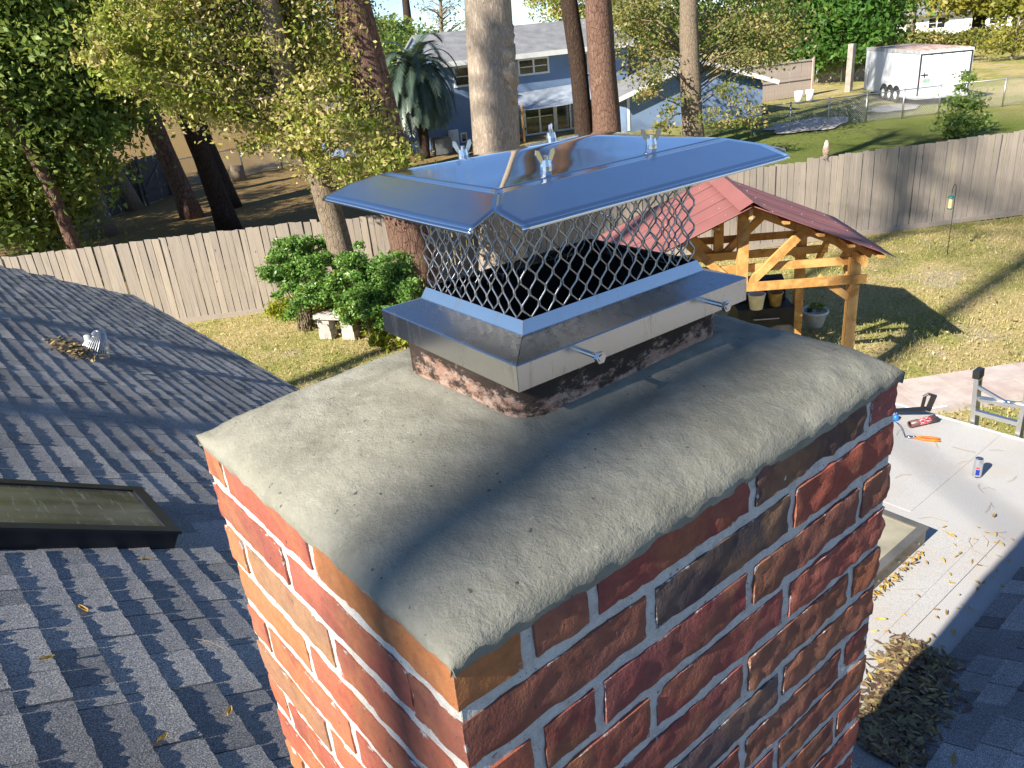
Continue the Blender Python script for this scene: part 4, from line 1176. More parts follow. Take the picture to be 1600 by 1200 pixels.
    for s in range(4):
        if s in (0, 2):
            f0, l0, fy, ly = FXh, .206, FYh, LYh
        else:
            f0, l0, fy, ly = FYh, .160, FXh, LXh
        nu = 41; prof = []
        for k in range(m + 1):
            tt = k / m
            hip = (LXh - FXh) if s in (0, 2) else (LYh - FYh)
            hw = f0 + hip * tt if tt <= .5 else (f0 + hip * .5) + (l0 - f0 - hip * .5) * (tt - .5) / .5
            dd = fy + (ly - fy) * tt
            z = zf + (zl - zf) * tt
            prof.append((hw, dd, z))
        hem = [(l0, ly, zl), (l0 + .0003, ly + .0022, zl - .0045)]
        G = np.zeros((nu, len(prof), 3))
        for i in range(nu):
            u = -1 + 2 * i / (nu - 1)
            for k, (hw, dd, z) in enumerate(prof):
                a = u * hw
                wz = .0005 * mnoise.noise(Vector((a * 7 + s, dd * 7, 5))) * (k / m)
                p = {0: (a, -dd, z), 1: (dd, a, z), 2: (-a, dd, z), 3: (-dd, -a, z)}[s]
                G[i, k] = (p[0], p[1], p[2] + wz)
        mobj('lid_flap', grid_mesh('lid_flap', G[:, ::-1]), M['flap_steel'], lid)
        G = np.zeros((nu, len(hem), 3))
        for i in range(nu):
            u = -1 + 2 * i / (nu - 1)
            for k, (hw, dd, z) in enumerate(hem):
                a = u * hw; wz = .0005 * mnoise.noise(Vector((u * l0 * 7 + s, ly * 7, 5)))
                p = {0: (a, -dd, z), 1: (dd, a, z), 2: (-a, dd, z), 3: (-dd, -a, z)}[s]
                G[i, k] = (p[0], p[1], p[2] + wz)
        mobj('lid_hem', grid_mesh('lid_hem', G[:, ::-1], False), M['flap_steel'], lid)
    for o in lid.children:
        sm = o.modifiers.new('thick', 'SOLIDIFY'); sm.thickness = .0009; sm.offset = 0
    # wing nuts
    for nx_, ny_, yaw in ((-.080, .080, -.45), (-.086, -.088, -.15), (.066, .082, .75), (.075, -.092, -.66)):
        w = MB(); zb = lid_z(nx_, ny_) + .003
        m4 = Matrix.Translation((nx_, ny_, zb)) @ Matrix.Rotation(yaw, 4, 'Z') @ Matrix.Scale(1.15, 4)
        w.lathe([(.0058, -.004), (.0058, .001), (.0048, .007), (.0, .0072)], 12, m4)
        w.lathe([(.0026, .0), (.0026, .0105), (.0, .0106)], 8, m4)
        for sx in (-1, 1):
            pr = [(.002, .001), (.0065, .005), (.0105, .0125), (.0098, .0168), (.0066, .0158), (.0034, .008)]
            vv = [m4 @ Vector((sx * a, -.0011, z_)) for a, z_ in pr] + [m4 @ Vector((sx * a, .0011, z_)) for a, z_ in pr]
            k = len(pr)
            w.add(vv, [tuple(range(k)), tuple(range(2 * k - 1, k - 1, -1))] + [(i, i + k, (i + 1) % k + k, (i + 1) % k) for i in range(k)])
        w.build('wing_nut', M['steel'], cap, False)
def thing_child(name, parent):
    o = bpy.data.objects.new(name, None); col.objects.link(o); o.parent = parent; return o
build_cap()

# ------------------------------------------------------------------ pavilion with red roof
def wood_mat(name, a, b_, c_):
    t = NT(name); mp = t.coord('Object', (6, 6, 6)); r = t.rnd()
    w = t.n('ShaderNodeTexWave'); w.inputs['Scale'].default_value = .8; w.inputs['Distortion'].default_value = 6; w.inputs['Detail'].default_value = 3; t.l(mp, w.inputs[0])
    c = t.ramp(t.math('ADD', t.math('MULTIPLY', w.outputs['Fac'], .5), t.math('MULTIPLY', t.noise(mp, 3, 4), .5)), [(.2, a), (.5, b_), (.8, c_)])
    c = t.mix(t.math('MULTIPLY', r, .35), c, a)
    return t.out(c, .65, 0, .3)
M['cedar'] = wood_mat('cedar', (.40, .20, .06), (.60, .34, .11), (.70, .43, .17))
M['tin_red'] = m_plain('tin_red', (.27, .105, .095), .7, 0, .1, 2)
def pavilion():
    az = R_(48.18)
    P = thing('pavilion', 'open timber pavilion with red metal gable roof in the yard', 'pavilion', (8.40, 5.46, 0), az)
    # local x = along ridge (away), local y = left ; right = -y
    ze, zr, w, L = 1.97, 2.78, 1.85, 2.35
    W = M['cedar']; T = M['tin_red']
    n = 5
    def slope(y, z0=zr, z1=ze): return z0 + (z1 - z0) * abs(y) / w
    for s in (-1, 1):
        for k in range(n):
            x0, x1 = L * k / n, L * (k + 1) / n
            b = MB(); m = 15; vv = []; ff = []
            for i in range(m + 1):
                for j in range(9):
                    yy = s * (.02 + (w - .02) * j / 8)
                    x = x0 + (x1 - x0) * i / m + (.02 if i == m else 0)
                    z = slope(yy) + .0018 * math.sin(i / m * math.pi * 8) - .022 * math.sin(math.pi * j / 8) * math.sin(math.pi * x / L) + .004 * (k % 2)
                    vv.append((x, yy, z))
            for i in range(m):
                for j in range(8):
                    a = i * 9 + j; ff.append((a, a + 9, a + 10, a + 1))
            b.add(vv, ff); o = b.build('roof_panel', T, P, True); sm = o.modifiers.new('t', 'SOLIDIFY'); sm.thickness = .004
    for k in range(3):
        x0 = L * k / 3; x1 = L * (k + 1) / 3 + .04
        b = MB(); b.add([(x0, -.17, slope(.17) + .035), (x1, -.17, slope(.17) + .04), (x1, 0, zr + .065), (x0, 0, zr + .06), (x1, .17, slope(.17) + .04), (x0, .17, slope(.17) + .035)], [(0, 1, 2, 3), (3, 2, 4, 5)])
        o = b.build('ridge_cap', T, P); sm = o.modifiers.new('t', 'SOLIDIFY'); sm.thickness = .004
    xf, xb = .50, L - .25
    yp = 1.52
    for x in (xf, xb):
        for y in ((-yp, yp) if x == xf else (-1.28, 1.28)): MB().box(x - .065, x + .065, y - .065, y + .065, -.1, 1.86).build('post', W, P)
        zt = 1.78
        MB().beam((x - .085, -yp - .14, zt - .20), (x - .085, yp + .14, zt - .20), .04, .12).build('tie_beam', W, P)
        MB().beam((x + .085, -yp - .14, zt + .02), (x + .085, yp + .14, zt + .02), .04, .11).build('tie_beam', W, P)
        MB().box(x - .055, x + .055, -.07, .07, 1.50, zr - .12).build('king_post', W, P)
        for s in (-1, 1):
            MB().beam((x, s * .10, 1.60), (x, s * .82, slope(.82) - .12), .07, .11).build('brace', W, P)
            MB().beam((x, s * (yp - .02), 1.28), (x, s * (yp - .48), 1.62), .06, .10).build('brace', W, P)
            MB().beam((x, s * .03, zr - .135), (x, s * (w - .12), slope(w - .12) - .135), .05, .10).build('rafter', W, P)
    for y in (-yp, yp):
        MB().beam((.12, y, 1.90), (L - .05, y, 1.90), .05, .12).build('eave_beam', W, P)
        for x, sx in ((xf, 1), (xb, -1)): MB().beam((x, y, 1.30), (x + sx * .45, y, 1.80), .06, .09).build('brace', W, P)
    MB().beam((.1, 0, zr - .12), (L - .1, 0, zr - .12), .05, .13).build('ridge_beam', W, P)
    for s in (-1, 1):
        for q in (.45, .9, 1.3, 1.7):
            MB().beam((.06, s * q, slope(q) - .062), (L - .05, s * q, slope(q) - .062), .08, .035).build('purlin', W, P)
        for x in (1.0, 1.45): MB().beam((x, s * .03, zr - .135), (x, s * (w - .12), slope(w - .12) - .135), .04, .09).build('rafter', W, P)
    sc = MB().lathe([(0, .004), (.007, .003), (.008, 0)], 8).mesh('screw')
    for s in (-1, 1):
        for x in (.2, .62, 1.1, 1.6, 2.1):
            for q in (.3, .95, 1.6):
                mobj('screw', sc, M['galv'], P, (x, s * q, slope(q) + .006))
pavilion()

# grill box with buckets and planter
def lathe_obj(name, label, cat, prof, mat, loc, n=24, group=None):
    o = MB().lathe(prof, n).build(name, mat, None, True, loc)
    return tag(o, label, cat, group)
def yard_items():
    g = thing('covered_grill', 'dark covered grill cabinet under the pavilion roof', 'grill', (10.55, 6.72, 0), R_(48))
    dm = m_plain('grill_cover', (.022, .021, .02), .7, 0, .4)
    b = MB(); b.box(-.36, .30, -.45, .45, -.05, .66); b.build('cabinet', dm, g)
    vv = []; ff = []
    for i in range(9):
        a = math.pi * i / 8
        for y in (-.40, .40): vv.append((.18 - .28 * math.cos(a) * 1.0 + .1, y, .66 + .36 * math.sin(a)))
    for i in range(8): ff.append((2 * i, 2 * i + 1, 2 * i + 3, 2 * i + 2))
    ff += [tuple(range(0, 18, 2)), tuple(range(17, 0, -2))]
    MB().add(vv, ff).build('hood', dm, g)
    MB().tube([(-.37, -.2, .5), (-.40, -.2, .5), (-.40, .2, .5), (-.37, .2, .5)], .01, 6).build('handle', M['galv'], g)
    bk = [(0, .01), (.10, .01), (.135, .25), (.142, .25), (.142, .262), (.128, .262), (.098, .03), (0, .03)]
    lathe_obj('bucket', 'dirty white bucket standing on the dark grill cabinet', 'bucket', bk, m_plain('bucket_white', (.72, .71, .68), .6, 0, .15, 8), (10.22, 6.58, .655), group='buckets on the grill')
    lathe_obj('bucket', 'dark rimmed yellowish bucket behind the white bucket on the cabinet', 'bucket', [(0, .01), (.09, .01), (.115, .23), (.125, .23), (.125, .245), (.112, .245), (.088, .03), (0, .03)], m_plain('bucket_tan', (.30, .21, .08), .6, 0, .5, 9), (10.50, 6.42, .655), group='buckets on the grill')
    p = thing('planter', 'white ribbed round planter with a small plant on the lawn', 'planter', (11.62, 6.36, -.02))
    prof = [(0, .01), (.14, .01), (.15, .06), (.158, .065), (.165, .12), (.172, .125), (.18, .18), (.187, .185), (.195, .25), (.225, .26), (.232, .285), (.222, .305), (.195, .3), (.18, .25), (0, .25)]
    MB().lathe(prof, 32).build('pot', m_plain('planter_white', (.62, .62, .60), .5, 0, .12, 5), p, True)
    Q, v, _ = blob_leaves([(0, 0, .31, .13)], 26, .06, .06, 300)
    mobj('foliage', quads_mesh('foliage', Q, 4, v), M['leaf_dark'], p)
    # stone bench
    s = thing('stone_bench', 'small weathered stone slab bench on stacked legs by the shrubs', 'bench', (6.02, 13.05, 0), math.atan2(-.66, .35) + .1)
    st = m_plain('bench_stone', (.42, .38, .34), .9, 0, .3, 6, .4, 40)
    MB().box(-.42, .42, -.17, .17, .37, .46).build('slab', st, s)
    for sx in (-1, 1):
        for k, (w, z0, z1) in enumerate(((.13, -.05, .12), (.12, .122, .25), (.13, .252, .368))):
            MB().box(sx * .25 - w, sx * .25 + w, -.12, .12, z0, z1).build('leg_block', st, s)
    # white canopy on thin frame
    c = thing('canopy_frame', 'low white fabric canopy on thin dark frame seen through the cap mesh', 'canopy', (12.0, 12.6, 0), R_(-38))
    wf = m_plain('canvas_white', (.78, .77, .75), .8, 0, .06)
    for x0, x1 in ((-.75, .05), (.22, .78)):
        vv = []
        for i in range(7):
            for j in range(5):
                x = x0 + (x1 - x0) * i / 6; y = -.45 + .9 * j / 4
                vv.append((x, y, 1.12 + .42 * (1 - abs(x) / .9) + .12 * y - .04 * math.sin(math.pi * j / 4)))
        o = MB().add(vv, [(i * 5 + j, i * 5 + j + 1, (i + 1) * 5 + j + 1, (i + 1) * 5 + j) for i in range(6) for j in range(4)]).build('fabric', wf, c, True)
        sm = o.modifiers.new('t', 'SOLIDIFY'); sm.thickness = .004
    for x in (-.72, .74):
        for y in (-.42, .42): MB().tube([(x, y, -.05), (x * .95, y, 1.12)], .014, 6).build('leg', M['galv'], c)
    for y in (-.42, .42): MB().tube([(-.72, y, .75), (.74, y, .75)], .012, 6).build('rail', M['galv'], c)
yard_items()

# ------------------------------------------------------------------ flat roof odds and ends
def roof_items():
    c = thing('drink_can', 'slim silver and blue drink can standing on the white flat roof', 'can', (4.70, 1.19, 2.2037))
    t = NT('can_print'); co = t.coord(); s = t.n('ShaderNodeSeparateXYZ'); t.l(co, s.inputs[0])
    x, y, z = s.outputs
    ang = t.n('ShaderNodeMath'); ang.operation = 'ARCTAN2'; t.l(y, ang.inputs[0]); t.l(x, ang.inputs[1])
    # printed trapezoids: blue low panel, red stroke above it, facing the camera
    a0 = t.math('ABSOLUTE', t.math('ADD', ang.outputs[0], 2.9))
    blue = t.math('MULTIPLY', t.math('LESS_THAN', a0, .62), t.math('MULTIPLY', t.math('GREATER_THAN', z, .022), t.math('LESS_THAN', z, .062)))
    red = t.math('MULTIPLY', t.math('LESS_THAN', a0, .50), t.math('MULTIPLY', t.math('GREATER_THAN', z, .068), t.math('LESS_THAN', z, .080)))
    blue2 = t.math('MULTIPLY', t.math('LESS_THAN', a0, .8), t.math('LESS_THAN', z, .010))
    k = t.mix(t.math('MAXIMUM', blue, blue2), (.62, .64, .68), (.01, .03, .30)); k = t.mix(red, k, (.65, .05, .06))
    body = t.out(k, .3, t.math('SUBTRACT', .85, t.math('MULTIPLY', t.math('MAXIMUM', blue, red), .8)))
    MB().lathe([(0, .002), (.021, .001), (.0265, .008), (.0265, .122), (.023, .131), (.0235, .134)], 28).build('body', body, c, True)
    MB().lathe([(.0235, .134), (.0225, .1345), (.022, .130), (0, .130)], 28).build('lid', M['steel'], c, True)
    MB().box(-.008, .012, -.006, .006, .1305, .132).build('pull_tab', M['steel'], c)
    # caulking gun, cartridge, pliers
    black = m_plain('black_plastic', (.015, .015, .016), .4)
    g = thing('caulking_gun', 'black caulking gun standing propped on the flat roof edge', 'caulking gun', (5.22, 1.86, 2.2037), R_(-60))
    MB().beam((-.12, 0, .05), (.12, 0, .09), .05, .012).build('cradle', black, g)
    MB().tube([(.12, 0, .09), (.22, 0, .12)], .005, 6).build('push_rod', M['galv'], g)
    MB().beam((.10, 0, .07), (.13, 0, .20), .022, .035, (1, 0, 0)).build('handle', black, g)
    MB().beam((.06, 0, .08), (.07, 0, .18), .016, .022, (1, 0, 0)).build('trigger', black, g)
    MB().tube([(.125, 0, .195), (.09, 0, .205), (.06, 0, .18)], .010, 6).build('guard', black, g)
    MB().lathe([(.0, 0), (.028, 0), (.028, .006), (0, .006)], 14, Matrix.Translation((-.12, 0, .055)) @ Matrix.Rotation(R_(80), 4, 'Y')).build('end_plate', black, g)
    t = NT('cartridge_print'); co = t.coord(); s = t.n('ShaderNodeSeparateXYZ'); t.l(co, s.inputs[0])
    band = t.math('MULTIPLY', t.math('GREATER_THAN', s.outputs[2], .07), t.math('LESS_THAN', s.outputs[2], .16))
    ink = t.math('GREATER_THAN', t.noise(t.coord('Object', (60, 60, 25)), 2, 2), .55)
    k = t.mix(band, (.12, .06, .06), t.mix(ink, (.45, .03, .05), (.7, .62, .6)))
    ct = t.out(k, .4)
    q = thing('sealant_cartridge', 'dark red printed sealant cartridge lying open on the flat roof edge', 'cartridge', (5.06, 1.80, 2.232), 0)
    q.rotation_euler = (0, R_(86), R_(-28))
    MB().lathe([(.019, .004), (.024, 0), (.026, 0), (.026, .205), (.012, .21), (.008, .23), (.0, .23)], 20).build('tube', ct, q, True)
    MB().lathe([(.0, .03), (.022, .03), (.022, .034)], 16).build('plunger', M['galv'], q)
    cap_ = tag(MB().lathe([(0, 0), (.022, 0), (.024, .01), (.020, .035), (.008, .045), (0, .045)], 16).build('nozzle_cap', m_plain('blue_plastic', (.02, .16, .55), .4), None, True, (5.12, 1.93, 2.2037)), 'bright blue plastic cap beside the sealant cartridge', 'cap')
    pl = thing('pliers', 'pliers with orange handles lying on the flat roof', 'pliers', (4.93, 1.70, 2.215), R_(-62))
    orange = m_plain('orange_grip', (.75, .16, .015), .45)
    for s_ in (-1, 1):
        MB().tube([(.0, s_ * .006, 0), (.05, s_ * .018, 0), (.12, s_ * .022, 0), (.16, s_ * .016, 0)], [.006, .008, .009, .007], 7).build('handle', orange, pl, True)
        MB().tube([(.005, -s_ * .004, 0), (-.03, s_ * .006, 0), (-.06, s_ * .002, 0)], [.008, .008, .004], 6).build('jaw', M['steel'], pl, True)
    MB().lathe([(0, .009), (.009, .009), (.009, -.009), (0, -.009)], 12).build('pivot', M['steel'], pl)
    wire = []
    for k in range(30):
        a = k / 29
        wire.append((4.9 + .25 * a + .05 * math.sin(a * 7), 1.75 + .5 * a, 2.209 + .05 * math.sin(a * math.pi)))
    tag(MB().tube(wire, .0022, 5).build('wire', black, None, True), 'thin dark wire curling over the flat roof corner', 'wire')
    # ladder
    al = m_steel('aluminium', (.62, .62, .60), .38)
    l = thing('ladder', 'aluminium extension ladder top with stand-off bar at the flat roof edge', 'ladder', (5.45, 1.36, 0))
    for y, ztop in ((.145, 2.60), (-.145, 2.72)):
        b = MB(); pts = [(.55, y, -.05), (.10, y, 1.7), (0, y, 2.12), (-.03, y * 1.05, 2.35), (-.03, y * 1.15, ztop)]
        for p, q2 in zip(pts[:-1], pts[1:]): b.beam(p, (Vector(q2) + (Vector(q2) - Vector(p)).normalized() * .004), .03, .075, (1, 0, 0))
        b.build('rail', al, l)
        b = MB(); b.beam((-.03, y * 1.15, ztop - .04), (-.03, y * 1.17, ztop + .02), .045, .085, (1, 0, 0)); b.beam((-.03, y * 1.12, ztop - .10), (-.03, y * 1.15, ztop - .04), .034, .03, (1, 0, 0)); b.build('rubber_foot', black, l)
    for k in range(8):
        z = .2 + k * .3; x = .55 * (1 - z / 2.12)
        MB().beam((x, -.145, z), (x, .145, z), .035, .03).build('rung', al, l)
    MB().beam((-.03, -.17, 2.44), (-.03, .165, 2.40), .028, .028).build('stand_off_bar', al, l)
    MB().beam((-.05, .155, 2.50), (-.05, -.10, 2.41), .022, .022).build('stand_off_arm', al, l)
    MB().beam((-.07, .12, 2.41), (-.07, -.20, 2.45), .022, .022).build('stand_off_arm', al, l)
    MB().beam((-.05, -.02, 2.40), (-.05, -.22, 2.50), .022, .022).build('stand_off_arm', al, l)
roof_items()

# ------------------------------------------------------------------ blue house beyond the fence
def stucco(name, c):
    t = NT(name); p = t.pos(); n = t.noise(p, 1.2, 4)
    k = t.ramp(n, [(.3, tuple(x * .82 for x in c)), (.7, c)]); t.bump(t.noise(p, 30, 3), .25, .02)
    return t.out(k, .85, 0, .2)
M['blue'] = stucco('blue_stucco', (.19, .275, .42)); M['trim'] = m_plain('white_paint', (.75, .75, .73), .5, 0, .05)
M['glass'] = m_plain('window_glass', (.02, .022, .025), .06, 0, .2, spec=.8)
t = NT('grey_shingles'); p = t.pos(); M['far_shingle'] = t.out(t.mix(.6, t.ramp(t.noise(p, 2, 4), [(.3, (.17, .175, .185)), (.7, (.26, .265, .275))]), t.ramp(t.noise(p, 25, 3, .8), [(.35, (.6, .6, .6)), (.65, (1.3, 1.3, 1.3))]), 'MULTIPLY'), .9, 0, .2)
def window(parent, x0, x1, z0, z1, y=0, lights=2, mull=1, nm='window'):
    f = MB(); w = .09
    f.box(x0, x1, y - .07, y + .02, z1 - w, z1); f.box(x0, x1, y - .07, y + .02, z0, z0 + w); f.box(x0, x0 + w, y - .07, y + .02, z0 + w, z1 - w); f.box(x1 - w, x1, y - .07, y + .02, z0 + w, z1 - w)
    fo = f.build(nm, M['trim'], parent)
    iw = (x1 - x0 - 2 * w) / lights
    for k in range(lights):
        a = x0 + w + k * iw
        if k: MB().box(a - .05, a + .05, y - .065, y + .018, z0 + w, z1 - w).build('mullion', M['trim'], fo)
        MB().box(a + (.05 if k else 0), a + iw - (.05 if k < lights - 1 else 0), y - .03, y - .02, z0 + w, z1 - w).build('pane', M['glass'], fo)
        for q in range(mull):
            zz = z0 + w + (z1 - z0 - 2 * w) * (q + 1) / (mull + 1)
            MB().box(a + .05, a + iw - .05, y - .05, y - .031, zz - .02, zz + .02).build('sash_bar', M['trim'], fo)
    return fo
def blue_house():
    ang = math.atan2(-.295, .955)
    H = thing('blue_house', 'two storey blue house with grey roof and white framed windows', 'house', (27.17, 32.05, 0), ang)
    B = M['blue']
    MB().box(-4.3, 6.1, 0, 7.0, -.2, 4.0).build('wall', B, H)
    MB().box(-9.5, -4.3, .0, 6.0, -.2, 1.95).build('wall', B, H)
    # roofs
    b = MB(); b.add([(-4.4, -.55, 3.92), (6.5, -.55, 3.92), (6.5, 3.5, 5.28), (-4.4, 3.5, 5.28), (-4.4, 7.5, 3.92), (6.5, 7.5, 3.92)], [(0, 1, 2, 3), (3, 2, 5, 4)])
    o = b.build('roof', M['far_shingle'], H); sm = o.modifiers.new('t', 'SOLIDIFY'); sm.thickness = .12; sm.offset = -1
    MB().box(-4.43, 6.53, -.60, -.552, 3.74, 3.97).build('fascia', M['trim'], H)
    MB().box(-4.4, 6.5, -.55, -.002, 3.74, 3.79).build('soffit', M['trim'], H)
    for x in (-4.28, 6.08):
        MB().add([(x, 0, 4.0), (x, 7, 4.0), (x, 3.5, 5.15)], [(0, 1, 2)] if x > 0 else [(2, 1, 0)]).build('gable', B, H)
    b = MB(); b.add([(-10, -.6, 1.86), (-4.3, -.6, 1.86), (-4.3, 2.6, 2.9), (-10, 2.6, 2.9), (-4.3, 6.4, 1.9), (-10, 6.4, 1.9)], [(0, 1, 2, 3), (3, 2, 4, 5)])
    o = b.build('roof', M['far_shingle'], H); sm = o.modifiers.new('t', 'SOLIDIFY'); sm.thickness = .1; sm.offset = -1
    MB().box(-10, -4.32, -.65, -.602, 1.72, 1.90).build('fascia', M['trim'], H)
    MB().box(.2, .24, 2.4, 2.44, 4.9, 5.5).build('vent_pipe', M['galv'], H)
    window(H, -.17, 1.54, 2.92, 3.72); window(H, 2.88, 4.63, 2.66, 3.72); window(H, -3.6, -2.6, 2.75, 3.7, 0, 1)
    # patio doors
    window(H, -.05, 1.70, .02, 1.75, 0, 2, 1, 'patio_door'); window(H, 1.72, 3.45, .02, 1.75, 0, 2, 0, 'patio_door')
    # awning: sagging cloth from the wall to posts
    vv = []; ff = []
    for i in range(13):
        for j in range(7):
            a, c = i / 12, j / 6
            x = -1.1 + 4.6 * a; y = -.05 - 2.0 * c; z = 2.12 + .15 * a - .62 * c - .18 * math.sin(math.pi * c) * (1 - .2 * a) + .10 * (1 - 4 * (a - .5) ** 2) * -c + (.32 * c if i == 12 else 0)
            vv.append((x, y, z))
    for i in range(12):
        for j in range(6):
            k = i * 7 + j; ff.append((k, k + 1, k + 8, k + 7))
    o = MB().add(vv, ff).build('shade_cloth', m_plain('shade_cloth', (.33, .38, .45), .8, 0, .08), H, True); sm = o.modifiers.new('t', 'SOLIDIFY'); sm.thickness = .01
    MB().tube([(-1.0, -2.1, -.1), (-1.0, -2.1, 1.75)], .06, 10).build('awning_post', M['cedar'], H)
    MB().tube([(3.5, -2.1, -.1), (3.5, -2.1, 1.9)], .05, 10).build('awning_post', M['trim'], H)
    # pet door and downpipe
    f = MB().box(-3.56, -3.22, -.04, -.002, .15, .62).build('pet_door', M['trim'], H); MB().box(-3.50, -3.28, -.05, -.041, .21, .55).build('flap', M['glass'], f)
    MB().box(-5.2, -5.1, -.08, -.002, 0, 1.7).build('downpipe', M['blue'], H)
    # wing on the right with its gable towards us
    e2 = Vector((.88, -.475, 0)).normalized(); W = thing('house_wing', 'single storey blue wing with gable end behind the sparse oak', 'house', (29.95, 27.6, 0), math.atan2(e2.y, e2.x))
    hw = 3.6; apex = 2.98; ev = 1.78
    MB().box(0, 7.2, 0, 9, -.2, ev).build('wall', B, W)
    MB().add([(0, .001, ev), (7.2, .001, ev), (3.6, .001, apex - .1)], [(0, 1, 2)]).build('gable', B, W)
    b = MB(); b.add([(-.55, -.5, ev - .17), (3.6, -.5, apex), (3.6, 9, apex), (-.55, 9, ev - .17), (7.75, -.5, ev - .17), (7.75, 9, ev - .17)], [(0, 1, 2, 3), (1, 4, 5, 2)])
    o = b.build('roof', M['far_shingle'], W); sm = o.modifiers.new('t', 'SOLIDIFY'); sm.thickness = .1; sm.offset = -1
    for x0, x1 in ((-.6, 3.6), (7.8, 3.6)):
        MB().beam((x0, -.53, ev - .25), (x1, -.53, apex - .07), .05, .2).build('rake_board', M['trim'], W)
    MB().box(.05, .18, -.03, -.001, 0, ev - .05).build('corner_board', M['trim'], W)
    # wheeled bin, outdoor unit, cabinet
    ac = thing('air_conditioner', 'grey outdoor air conditioner unit beside the palm', 'air conditioner', (21.75, 31.9, 0), ang)
    MB().box(-.4, .4, -.35, .35, 0, .72).build('housing', m_plain('ac_grey', (.16, .17, .17), .6), ac); MB().lathe([(0, .75), (.36, .74), (.4, .72)], 20).build('fan_grille', M['galv'], ac)
    cb = thing('utility_cabinet', 'tall white two panel cabinet against the blue wall', 'cabinet', (23.3, 33.05, 0), ang)
    MB().box(-.22, .22, -.2, .1, 0, .85).build('body', M['trim'], cb)
    for z in (.06, .46): MB().box(-.18, .18, -.22, -.201, z, z + .34).build('panel', m_plain('panel_grey', (.6, .61, .62), .5), cb)
    pf = thing('potted_fern', 'potted green fern by the patio doors', 'plant', (26.15, 31.3, 0))
    MB().lathe([(0, 0), (.15, 0), (.2, .3), (.17, .3), (0, .25)], 14).build('pot', m_plain('terracotta', (.35, .13, .07), .8), pf, True)
    Q, v, _ = blob_leaves([(0, 0, .5, .28)], 26, .14, .1, 60); mobj('foliage', quads_mesh('foliage', Q, 4, v), M['leaf_green'], pf)
blue_house()

# ------------------------------------------------------------------ pindo palm
def palm():
    P = thing('palm_tree', 'drooping blue-green palm in front of the blue house', 'palm', (20.78, 31.91, 0))
    pts = [(0, 0, -.1), (.03, 0, 1.2), (.02, .02, 2.4), (0, 0, 3.7)]
    MB().tube([Vector(a).lerp(Vector(b_), k / 6) for a, b_ in zip(pts[:-1], pts[1:]) for k in range(6)] + [Vector(pts[-1])], [.22 + .03 * (k % 2) + (.05 if k > 12 else 0) for k in range(19)], 12, True, .15, 6).build('trunk', M['dark_bark'], P, True)
    V = []; A = []
    st = MB()
    for k in range(74):
        az = k * 2.399963; lift = R_(82 - 112 * (k / 74) ** .8)
        Lf = random.uniform(2.5, 3.1); n = 15
        p = Vector((0, 0, 3.7)); d = Vector((math.cos(az) * math.cos(lift), math.sin(az) * math.cos(lift), math.sin(lift)))
        path = [p.copy()]
        tone = random.random()
        for i in range(n):
            p = p + d * (Lf / n); path.append(p.copy())
            d = (d + Vector((0, 0, -.20 - .12 * i / n))).normalized()
        st.tube(path, [.022 * (1 - i / (n + 1)) + .003 for i in range(n + 1)], 4, False)
        for i in range(2, n + 1):
            tdir = (path[i] - path[i - 1]).normalized(); sd = tdir.cross(Vector((0, 0, 1)))
            if sd.length < .05: sd = Vector((1, 0, 0))
            sd.normalize(); up = sd.cross(tdir)
            for q in range(4):
                b0 = path[i - 1].lerp(path[i], q / 4)
                for s in (-1, 1):
                    L = .60 * math.sin(math.pi * (.12 + .86 * i / (n + 1))) ** .6 * random.uniform(.8, 1.1)
                    dd = (sd * s * .75 + tdir * .6 + up * .25 + Vector((0, 0, -.35))).normalized()
                    e = b0 + dd * L; m = b0.lerp(e, .45) + up * .02; w = tdir * .022
                    V.append([b0 - w, b0 + w, m + w * 1.4, e]); A.append(tone * .6 + random.random() * .4)
    mobj('fronds', quads_mesh('fronds', np.array([[tuple(q) for q in r] for r in V]), 4, np.array(A)), M['palm_leaf'], P)
    st.build('frond_stems', M['palm_leaf'], P)
palm()

